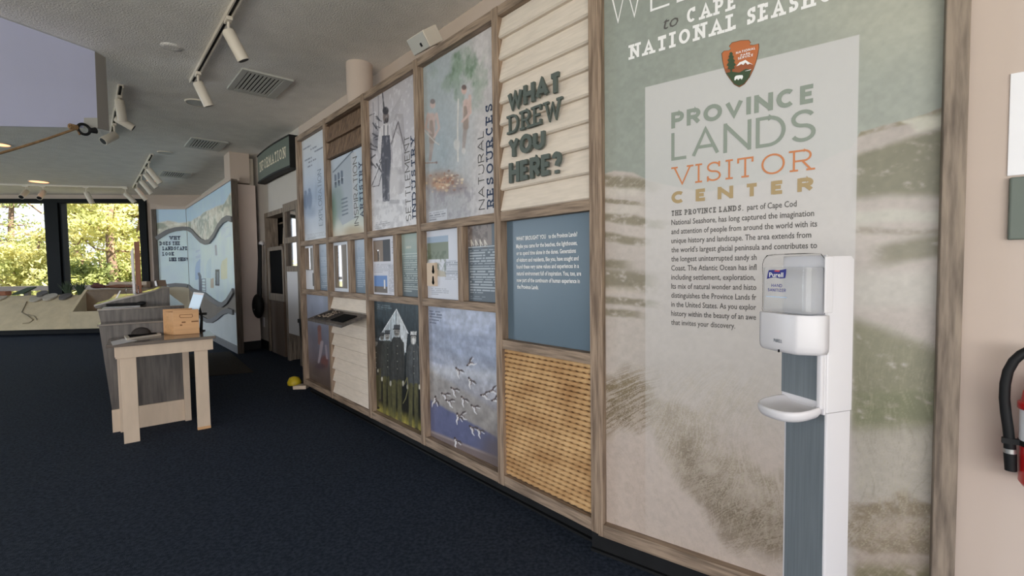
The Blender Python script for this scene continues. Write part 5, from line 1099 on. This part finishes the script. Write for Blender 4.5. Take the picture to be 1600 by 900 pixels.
for i in range(len(tp) - 1):
    (x0, z0), (x1, z1) = tp[i], tp[i + 1]; gg.add([(x, y, z + d_) for d_ in (0, .014) for x, y, z in ((x0, .535, z0), (x1, .535, z1), (x1, .96, z1), (x0, .96, z0))], [(0, 1, 5, 4), (4, 5, 6, 7), (0, 4, 7, 3), (1, 2, 6, 5), (3, 2, 1, 0)])
obj('sloping_top', gg, M['desktop'], DK, dk); obj('ledge', MB().box(-.112, .475, -.008, .2, .872, .886), M['desktop'], DK, dk, bevel=.002); obj('ledge', MB().box(-.118, .475, .19, 3.6, .985, .9975), M['desktop'], DK, dk, bevel=.002)
obj('base_board', MB().box(-.05, .48, -.014, 0, 0, .185), M['cream'], DK, dk)
tbz = .77
st_ = thing('side_table', 'small table with cream legs and grey top at the end of the desk', 'table', DK, (.3, -.21, 0))
obj('tabletop', MB().box(-.045, .64, -.455, -.010, .746, tbz), M['desktop'], DK, st_, bevel=.003)
for x0, x1, y0, y1 in ((.03, .125, -.405, -.365), (.495, .585, -.405, -.365), (-.0, .04, -.055, -.016), (.432, .478, -.055, -.016)): obj('leg', MB().box(x0, x1, y0, y1, 0, .746), M['cream'], DK, st_, bevel=.002)
obj('apron', MB().box(.005, .622, -.428, -.406, .655, .746), M['cream'], DK, st_, bevel=.002); obj('apron', MB().box(.0, .022, -.404, -.056, .665, .745), M['cream'], DK, st_, bevel=.002); obj('apron', MB().box(.600, .622, -.404, -.02, .665, .745), M['cream'], DK, st_, bevel=.002)
obj('worn_foot', MB().box(.494, .586, -.406, -.364, .0, .022), M['box'], DK, st_, label='bare wood patch at the foot')
# things on the table
b0, b1 = hit_z(271.4, 524, tbz), hit_z(311.9, 521, tbz); BX = Frame(b0[:2], (b1 - b0)[:2]); bw = float(np.hypot(*(b1 - b0)[:2])); hB = BX.on(268.5, 485)[1]
cr_ = thing('wooden_box', 'light wooden box with a slotted handle on the small table', 'box', BX, (bw / 2, .07, tbz)); z0 = tbz + .001
fbd = obj('front_board', MB().box(0, bw, 0, .012, z0, hB), M['box'], BX, cr_, bevel=.002); obj('back_board', MB().box(-.075, bw - .05, .145, .157, z0, hB + .002), M['box'], BX, cr_, bevel=.002)
obj('side_board', MB().prism([(.004, .0125), (.016, .0125), (-.058, .1445), (-.070, .1445)], flat, z0, hB - .02), M['box'], BX, cr_); obj('side_board', MB().prism([(bw - .016, .0125), (bw - .004, .0125), (bw - .055, .1445), (bw - .067, .1445)], flat, z0, hB - .02), M['box'], BX, cr_); obj('bottom_board', MB().box(.024, bw - .075, .014, .143, z0, z0 + .012), M['box'], BX, cr_); obj('divider', MB().box(.012, bw - .03, .03, .038, z0 + .012, hB - .006), M['box'], BX, cr_)
q4 = [(BX.on(u, v)) for u, v in ((281, 492), (300, 491), (301, 494.5), (299, 496), (282, 496.5), (280.5, 494.5))]; obj('handle_slot', MB().ribbon(q4, .004, lambda p, r, t: (p, -.001 - t, r), .001, True), M['boxdark'], BX, fbd)
g = MB()
for u, v, w, h in ((287, 503.5, 5, 2), (304.5, 502, 9, 2), (283, 508, 3, 2)): x_, z_ = BX.on(u, v); g.box(x_ - w * .0027, x_ + w * .0027, -.0018, .0005, z_ - h * .0027, z_ + h * .0027)
obj('engraved_mark', g, M['boxdark'], BX, fbd)
tray = [hit_z(u, v, tbz + .001) for u, v in ((198, 531.7), (252, 524), (242.6, 517.8), (192, 524))]
bk_ = thing('picture_board', 'white edged board with a dark picture lying on the small table', 'board', WORLD, tuple(tray[0] * .5 + tray[2] * .5))
obj('board', MB().prism([tuple(p[:2]) for p in tray], flat, tbz + .001, tbz + .014), M['whitewarm'], WORLD, bk_); cq = sum(tray) / 4; obj('dark_picture', MB().prism([tuple((cq + (p - cq) * .80)[:2]) for p in tray], flat, tbz + .0142, tbz + .017), M['dark'], WORLD, bk_)
dc = hit_z(219, 521, tbz + .018); obj('shell_dome', MB().lathe([(.082, 0), (.076, .02), (.055, .042), (.025, .054), (.004, .056)], (dc[0], dc[1], tbz + .018), 22, .7), M['mat'], label='dark domed shell lying on the white edged board', cat='shell')
sh_ = [hit_z(u, v, tbz + .0005) for u, v in ((173, 534), (192, 529.5), (214, 532), (176, 540))]; obj('white_sheet', MB().prism([tuple(p[:2]) for p in sh_], flat, tbz + .0004, tbz + .0014), M['paper'], label='white sheet standing in for glare at the left corner of the small table', cat='paper')  # thin white sheet put where the tabletop only shows glare
e0 = hit_z(311, 520, tbz); EX = Frame(e0[:2], (.80, -.60)); eo = EX.w(0, .16); ES = Frame(eo[:2], (.95, .30))
ss = thing('acrylic_holder', 'bright tilted sheet in a black stand behind the wooden box', 'sheet holder', ES, (0, 0, tbz))
qq = [ES.on(u, v, .0) for u, v in ((294, 484), (310.5, 485), (319, 458), (303, 456.5))]; obj('sheet', MB().prism(qq, XZ, -.006, .006), M['screen'], ES, ss); obj('sheet_header', MB().prism([ES.on(u, v, -.009) for u, v in ((302, 459.5), (317.5, 461.5), (318.6, 458.3), (303.3, 456.8))], XZ, -.009, -.006), M['white'], ES, ss)
g0 = ES.on(314, 490, .03); obj('stand', MB().tube([(g0[0] - .01, .02, g0[1] + .07), (g0[0] + .005, .03, g0[1] - .03), (g0[0] - .005, .03, tbz + .003)], [.008, .010, .013], 8).box(g0[0] - .01, g0[0] + .045, .01, .03, g0[1] - .012, g0[1] + .008).box(g0[0] - .12, g0[0] + .02, -.04, .06, tbz + .0008, tbz + .008), M['black'], ES, ss)
# things on the desk
lz = .9985
pp = [DK.on(u, v, .3) for u, v in ((165, 480), (219, 480))]; obj('white_sheet', MB().box(pp[0][0] - .02, pp[1][0], .24, .46, lz, lz + .002), M['paper'], DK, label='white paper sheets on the stepped ledge of the desk', cat='paper')
a_, b_ = DK.on(166, 478, .48), DK.on(216, 477, .48); obj('black_stick', MB().tube([(a_[0], .49, lz + .014), (b_[0], .49, lz + .014)], .012, 10), M['black'], DK, label='thin black stick behind the paper sheets on the desk', cat='stick'); c_ = DK.on(221, 476, .46); obj('black_gadget', MB().ball((c_[0], .47, lz + .018), (.035, .02, .018), 12, 8), M['black'], DK, label='small black object on the desk ledge at the right end of the black stick', cat='gadget')
def topz(x): return float(np.interp(x, [p[0] for p in tp], [p[1] for p in tp])) + .0145
pxs = DK.on(183, 466, .62)[0]; obj('card_stand', MB().prism([(pxs - .012, topz(pxs) + .003), (pxs + .002, topz(pxs) + .005), (pxs + .030, topz(pxs) + .07), (pxs + .020, topz(pxs) + .07)], XZ, .60, .68), M['paper'], DK, label='small pale card stand on the sloping desk top', cat='card stand')
pxs = DK.on(207, 462, .75)[0]; bz_ = topz(pxs) + .006; obj('clear_jar', loft(MB(), [[(pxs + r_ * math.cos(t), .76 + r_ * math.sin(t), bz_ + z) for t in np.linspace(0, 2 * math.pi, 19)[:-1]] for r_, z in ((.045, 0), (.05, .01), (.05, .07), (.03, .085), (.022, .10), (.025, .115))]), M['clear'], DK, label='clear jar on the sloping desk top beside the wooden sign', cat='jar')
pxs = DK.on(216.5, 440, 1.0)[0]; zt_ = DK.on(215, 378, 1.0)[1]; bz_ = 1.0
ws = thing('standing_sign', 'tall thin brown framed sign seen edge on upon the desk', 'sign', DK, (pxs, 1.0, bz_)); obj('frame_post', MB().box(pxs - .022, pxs + .022, .96, 1.04, bz_, zt_), M['brown'], DK, ws, bevel=.003); obj('sign_sheet', MB().prism([(pxs - .048, bz_ + .02), (pxs - .030, bz_ + .02), (pxs - .030, zt_ - .05), (pxs - .052, zt_ - .10)], XZ, 1.0, 1.5), M['paper'], DK, ws); obj('foot', MB().box(pxs - .06, pxs + .06, .95, 1.5, bz_ - .012, bz_), M['brown'], DK, ws)
x0, z0 = DK.on(247, 452, .6); x1, z1 = DK.on(256.5, 441, .6); zz_ = max(topz(x0), topz(x1)); ch = thing('card_holder', 'small slanted brown card box at the right end of the desk top', 'card box', DK, ((x0 + x1) / 2, .62, zz_)); obj('holder_body', MB().prism([(x0, zz_ + .003), (x1 + .02, zz_ + .003), (x1 + .012, z1 + .02), (x0 - .01, z1 + .022)], XZ, .60, .70), M['dbrown'], DK, ch); obj('white_card', MB().prism([(x0 - .02, zz_ + .01), (x0 - .004, zz_ + .008), (x0 - .012, z1 + .016), (x0 - .024, z1 + .01)], XZ, .58, .69), M['paper'], DK, ch)

# ------------------------------------------------------------------ relief map table below the far windows
rm = thing('relief_table', 'long sand coloured relief map table below the far windows', 'relief table', FAR, (-4.4, -1.4, 0))
xa_ = FAR.on(-60, 490, -1.7)[0]; xb_ = FAR.on(118, 490, -1.7)[0]; xe_ = FAR.on(246, 490, -1.6)[0]
yf, yb2 = -1.86, -1.0; zf, zb2 = .14, .82
nx = 60; ny = 14; vs = []; fs = []
for j in range(ny + 1):
    for i in range(nx + 1):
        t = j / ny; x = xa_ + (xb_ - xa_) * i / nx; vs.append((x, yf + (yb2 - yf) * t, zf + (zb2 - zf) * (t ** .8) + .012 * math.sin(x * 3.1 + t * 4) * math.sin(t * 3.1)))
for j in range(ny):
    for i in range(nx): k = j * (nx + 1) + i; fs.append((k, k + 1, k + nx + 2, k + nx + 1))
g = MB().add(vs, fs, True)
obj('relief_surface', g, M['sand'], FAR, rm); obj('plinth', MB().box(xa_, xe_, -1.45, -.7, 0, .13).box(xa_, xb_, -1.45, -.95, .13, .30), M['black'], FAR, rm)
def surf(x, t): return (x, yf + (yb2 - yf) * t - .004, zf + (zb2 - zf) * (t ** .8) + .012 * math.sin(x * 3.1 + t * 4) * math.sin(t * 3.1) + .004)
def at_surf(u, v):
    best = min(((abs(project(FAR.w(*surf(FAR.on(u, v, yf + (yb2 - yf) * t)[0], t)))[1] - v), t) for t in np.linspace(0, 1, 60))); t = best[1]; return surf(FAR.on(u, v, yf + (yb2 - yf) * t)[0], t)
for line in ([(42, 471), (38, 480), (34, 488), (44, 494), (52, 500), (46, 504), (36, 506)], [(44, 492), (54, 494), (58, 500)]): obj('river_channel', MB().tube([at_surf(*p) for p in line], .011, 6), M['sandline'], FAR, rm)
# boxed bin at its right end
bn = [FAR.on(u, v, -1.75) for u, v in ((119, 482), (160, 482))]
sb = thing('sand_bin', 'sand coloured open bin with brown inside behind the desk', 'bin', FAR, ((xb_ + xe_) / 2, -1.3, 0))
zB = FAR.on(150, 486, -1.85)[1]; ztp = FAR.on(150, 452.5, -1.45)[1]
obj('front_panel', MB().prism([(xb_ + .01, .14), (xe_, .14), (xe_, zB), (xb_ + .02, zB)], XZ, -1.88, -1.84), M['sand'], FAR, sb)
obj('left_panel', MB().add([(xb_ + dx, y, z) for dx in (.01, .07) for y, z in ((-1.86, .14), (-1.86, zB), (-1.45, ztp), (-1.45, .14))], [(0, 1, 2, 3), (7, 6, 5, 4), (1, 5, 6, 2), (0, 4, 5, 1), (2, 6, 7, 3), (0, 3, 7, 4)]), M['sand'], FAR, sb)
obj('back_panel', MB().box(xb_ + .07, xe_, -1.49, -1.45, .14, ztp - .03), M['binbrown'], FAR, sb); obj('top_shelf', MB().box(xb_ + .1, xe_ - .25, -1.47, -.40, ztp - .03, ztp), M['binbrown'], FAR, sb, bevel=.004); obj('floor_panel', MB().box(xb_ + .07, xe_, -1.84, -1.49, .14, .18), M['binbrown'], FAR, sb)
# finds lying on the table
G2 = 'finds laid out on the relief table'
def slab(px, ru, rv, h, mt, label, cat, ang=0.):
    x, y, z = at_surf(*px); P_ = [(x + (ru * math.cos(t) * math.cos(ang) - rv * math.sin(t) * math.sin(ang)) * (1 + .10 * math.sin(3 * t)), y + ru * math.cos(t) * math.sin(ang) + rv * math.sin(t) * math.cos(ang)) for t in np.linspace(0, 2 * math.pi, 15)[:-1]]
    return obj(cat.replace(' ', '_'), MB().add([(p, q_, z + (q_ - y) * .55 + d_) for d_ in (.004, h) for p, q_ in P_], [tuple(range(14))[::-1], tuple(range(14, 28))] + [(i, (i + 1) % 14, 14 + (i + 1) % 14, 14 + i) for i in range(14)]), mt, FAR, label=label, cat=cat, group=G2)
M['stone'] = mat('pale_stone', lin(176, 168, 154), .8, .1, 12); M['stoned'] = mat('dark_stone', lin(96, 92, 90), .8, .15, 12); M['rust'] = mat('rust_brown', lin(146, 92, 66), .8, .15, 12)
slab((57, 467.5), .13, .10, .03, M['stone'], 'pale flat slab third from the left on the relief table', 'stone slab'); slab((78, 465.5), .13, .11, .04, M['stone'], 'rounded pale slab left of the dark mullion on the relief table', 'stone slab'); slab((102, 465), .12, .10, .04, M['stoned'], 'rounded grey slab at the right end of the relief table', 'stone slab'); slab((1, 466), .10, .09, .03, M['stone'], 'pale slab cut by the left edge of the picture on the relief table', 'stone slab')
slab((66, 461.5), .10, .09, .06, M['stoned'], 'dark lumpy stone behind the pale slabs on the relief table', 'dark stone'); x, y, z = at_surf(5, 460); obj('rust_block', MB().box(x - .12, x + .10, y - .05, y + .10, z, z + .10), M['rust'], FAR, label='rust coloured block at the left end of the relief table', cat='block', bevel=.02, group=G2)
x, y, z = at_surf(40, 461); obj('skate_shell', MB().add([(x - .20, y - .08, z + .01), (x + .06, y - .10, z + .03), (x + .15, y + .10, z + .16), (x - .06, y + .12, z + .14), (x - .20, y - .08, z + .04), (x + .06, y - .10, z + .06), (x + .15, y + .10, z + .19), (x - .06, y + .12, z + .17)], [(3, 2, 1, 0), (4, 5, 6, 7), (0, 1, 5, 4), (1, 2, 6, 5), (2, 3, 7, 6), (3, 0, 4, 7)]), M['leafgreen'], FAR, label='dark propped up plate on the relief table left of the slabs', cat='plate', group=G2)
rg = random.Random(12)
for u, lb in ((108, 'left tuft of dark dune grass beside the dark mullion'), (126, 'right tuft of dark dune grass beside the sand bin')):
    x = FAR.on(u, 450, -.95)[0]; z = .80; t_ = thing('dune_grass', lb, 'grass tuft', FAR, (x, -.97, z), 'dune grass tufts'); g = MB()
    for k in range(90):
        a = rg.gauss(0, .5); l_ = rg.uniform(.18, .36); yo = rg.uniform(-.05, .05); dx = math.sin(a) * l_ * .8; x0 = x + rg.uniform(-.03, .03); w = .006
        g.add([(x0 - w, -.97 + yo * .3, z), (x0 + w, -.97 + yo * .3, z), (x0 + dx * .5 + w, -.97 + yo, z + l_ * .6), (x0 + dx * .5 - w, -.97 + yo, z + l_ * .6), (x0 + dx, -.97 + yo * 2, z + l_)], [(0, 1, 2, 3), (3, 2, 4)])
    obj('blades', g, M['leafgreen'], FAR, t_); obj('root_ball', MB().lathe([(.05, -.08), (.06, 0), (.03, .04)], (x, -.97, z), 12), M['leafgreen'], FAR, t_)
x, z = FAR.on(152, 447, -.7); M['maroon'] = mat('maroon_brown', lin(116, 74, 68), .7, .15, 12)
obj('bird_carving', MB().ball((x, -.7, ztp + .055), (.14, .08, .055), 14, 8).ball((x + .12, -.7, ztp + .045), (.05, .04, .04), 10, 7).ball((x - .02, -.7, ztp + .09), (.07, .05, .045), 10, 7), M['maroon'], FAR, label='small maroon lump on the shelf of the sand bin', cat='carving'); x2, _ = FAR.on(192, 446, -.6); obj('driftwood', MB().tube([(x2 - .45, -.62, ztp + .03), (x2 - .1, -.6, ztp + .045), (x2 + .45, -.64, ztp + .035)], [.02, .045, .02], 8), M['brown'], FAR, label='long brown driftwood piece on the shelf of the sand bin', cat='driftwood'); obj('shelf_box', MB().box(x2 - .42, x2 + .42, -.44, -.30, ztp, ztp + .14), M['cream'], FAR, label='long cream box at the back of the sand bin shelf', cat='box', bevel=.004)

# ------------------------------------------------------------------ outdoors beyond the far windows
M['deckwood'] = mat('grey_deck_rail', lin(88, 86, 86), .8, .1, 8)
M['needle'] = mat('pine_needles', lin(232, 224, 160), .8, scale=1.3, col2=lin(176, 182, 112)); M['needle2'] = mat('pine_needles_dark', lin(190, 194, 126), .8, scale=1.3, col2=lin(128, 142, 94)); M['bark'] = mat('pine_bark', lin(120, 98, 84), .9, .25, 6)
M['ground'] = mat('sandy_ground', lin(136, 128, 100), .95, scale=.4, col2=lin(98, 104, 68))
for k_ in ('needle', 'needle2'):        # needles let light through
    t_ = M[k_].node_tree; b_ = t_.nodes['Principled BSDF']; b_.inputs['Specular IOR Level'].default_value = .1
    tl = t_.nodes.new('ShaderNodeBsdfTranslucent'); mx_ = t_.nodes.new('ShaderNodeMixShader'); mx_.inputs[0].default_value = .45
    t_.links.new(b_.inputs['Base Color'].links[0].from_socket, tl.inputs[0]); t_.links.new(b_.outputs[0], mx_.inputs[1]); t_.links.new(tl.outputs[0], mx_.inputs[2]); t_.links.new(mx_.outputs[0], t_.nodes['Material Output'].inputs[0])
obj('ground', MB().prism([(-70, -40), (40, -40), (40, 90), (-70, 90)], flat, -.8, -.6), M['ground'], label='sandy ground around the building', kind='structure')
obj('deck_floor', MB().box(-14, 1.5, .19, 2.35, -.62, -.04), mat('deck_boards', lin(104, 100, 96), .8, .1, 8), FAR, label='grey deck outside the far windows', kind='structure')
dr = thing('deck_rail', 'grey wooden deck rail outside the far windows', 'deck rail', FAR, (-4.5, 2.2, -.039))
zr_ = FAR.on(40, 451, 2.2)[1]
obj('top_board', MB().box(-14, 1.5, 2.12, 2.28, zr_ - .06, zr_ + .07), M['deckwood'], FAR, dr); obj('lower_board', MB().box(-14, 1.5, 2.18, 2.22, .15, .28), M['deckwood'], FAR, dr)
for k in range(7): obj('rail_post', MB().box(-13.4 + k * 2.3, -13.28 + k * 2.3, 2.18, 2.28, -.039, zr_ - .06), M['deckwood'], FAR, dr)
def pine(x, y, h, seed, label, dark=False, spread=2.4, lean=0., dens=85):
    rg = random.Random(seed); t = thing('pine_tree', label, 'tree', WORLD, (x, y, -.6), 'pines beyond the far windows'); wood = MB(); tips = []
    tr_ = [(x + lean * s_ + .12 * math.sin(s_ * 5 + seed), y + .1 * math.cos(s_ * 4 + seed), -.6 + h * s_) for s_ in np.linspace(0, 1, 9)]
    wood.tube(tr_, [.17 * (1 - .8 * k / 8) + .02 for k in range(9)], 8)
    for k in range(26):
        s_ = rg.uniform(.12, .98); p = np.array(tr_[int(s_ * 8)]); a = rg.uniform(0, 6.28); l_ = spread * (1.05 - .55 * s_) * rg.uniform(.6, 1.1); up_ = rg.uniform(.0, .5)
        q1 = p + np.array([math.cos(a), math.sin(a), .25 * up_]) * l_ * .5; q2 = p + np.array([math.cos(a), math.sin(a), up_]) * l_; q2[2] += rg.uniform(0, .2)
        wood.tube([tuple(p), tuple(q1), tuple(q2)], [.045, .028, .012], 5); tips += [q2, (q1 + q2) / 2, q1 + np.array([rg.uniform(-.4, .4), rg.uniform(-.4, .4), .15])]
    obj('trunk', wood, M['bark'], WORLD, t)
    vs = []; fs = []; n = 0
    for c in tips:
        R0 = rg.uniform(.32, .62)
        for _ in range(dens):
            d = np.array([rg.gauss(0, 1), rg.gauss(0, 1), rg.gauss(0, .5)]); d *= R0 * rg.random() ** .4 / (np.linalg.norm(d) + 1e-6); o_ = c + d
            u1 = np.array([rg.gauss(0, 1), rg.gauss(0, 1), rg.gauss(.5, .8)]); u1 /= np.linalg.norm(u1); w1 = np.cross(u1, [rg.gauss(0, 1), rg.gauss(0, 1), rg.gauss(0, 1)]); w1 /= np.linalg.norm(w1) + 1e-6
            L_ = rg.uniform(.08, .15); w1 *= L_ * .30
            vs += [tuple(o_ - w1), tuple(o_ + w1), tuple(o_ + u1 * L_ + w1 * .4), tuple(o_ + u1 * L_ - w1 * .4)]; fs.append((n, n + 1, n + 2, n + 3)); n += 4
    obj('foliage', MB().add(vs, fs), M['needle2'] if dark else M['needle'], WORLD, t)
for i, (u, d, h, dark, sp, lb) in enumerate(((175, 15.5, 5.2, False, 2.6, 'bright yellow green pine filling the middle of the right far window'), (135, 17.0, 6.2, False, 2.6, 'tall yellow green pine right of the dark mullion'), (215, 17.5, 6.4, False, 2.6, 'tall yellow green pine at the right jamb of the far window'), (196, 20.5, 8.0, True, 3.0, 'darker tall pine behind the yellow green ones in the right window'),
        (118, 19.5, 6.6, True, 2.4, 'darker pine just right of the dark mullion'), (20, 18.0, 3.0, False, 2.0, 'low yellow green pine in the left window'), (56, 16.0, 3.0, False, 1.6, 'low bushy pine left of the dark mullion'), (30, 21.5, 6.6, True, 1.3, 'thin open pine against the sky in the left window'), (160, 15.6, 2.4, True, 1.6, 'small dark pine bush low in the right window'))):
    r_ = ray(u, 430); p = C_O + r_ * (d / r_[1]); pine(float(p[0]), float(p[1]), h, 20 + i, lb, dark, sp, random.Random(i).uniform(-.4, .4), 22 if sp == 1.3 else 85)
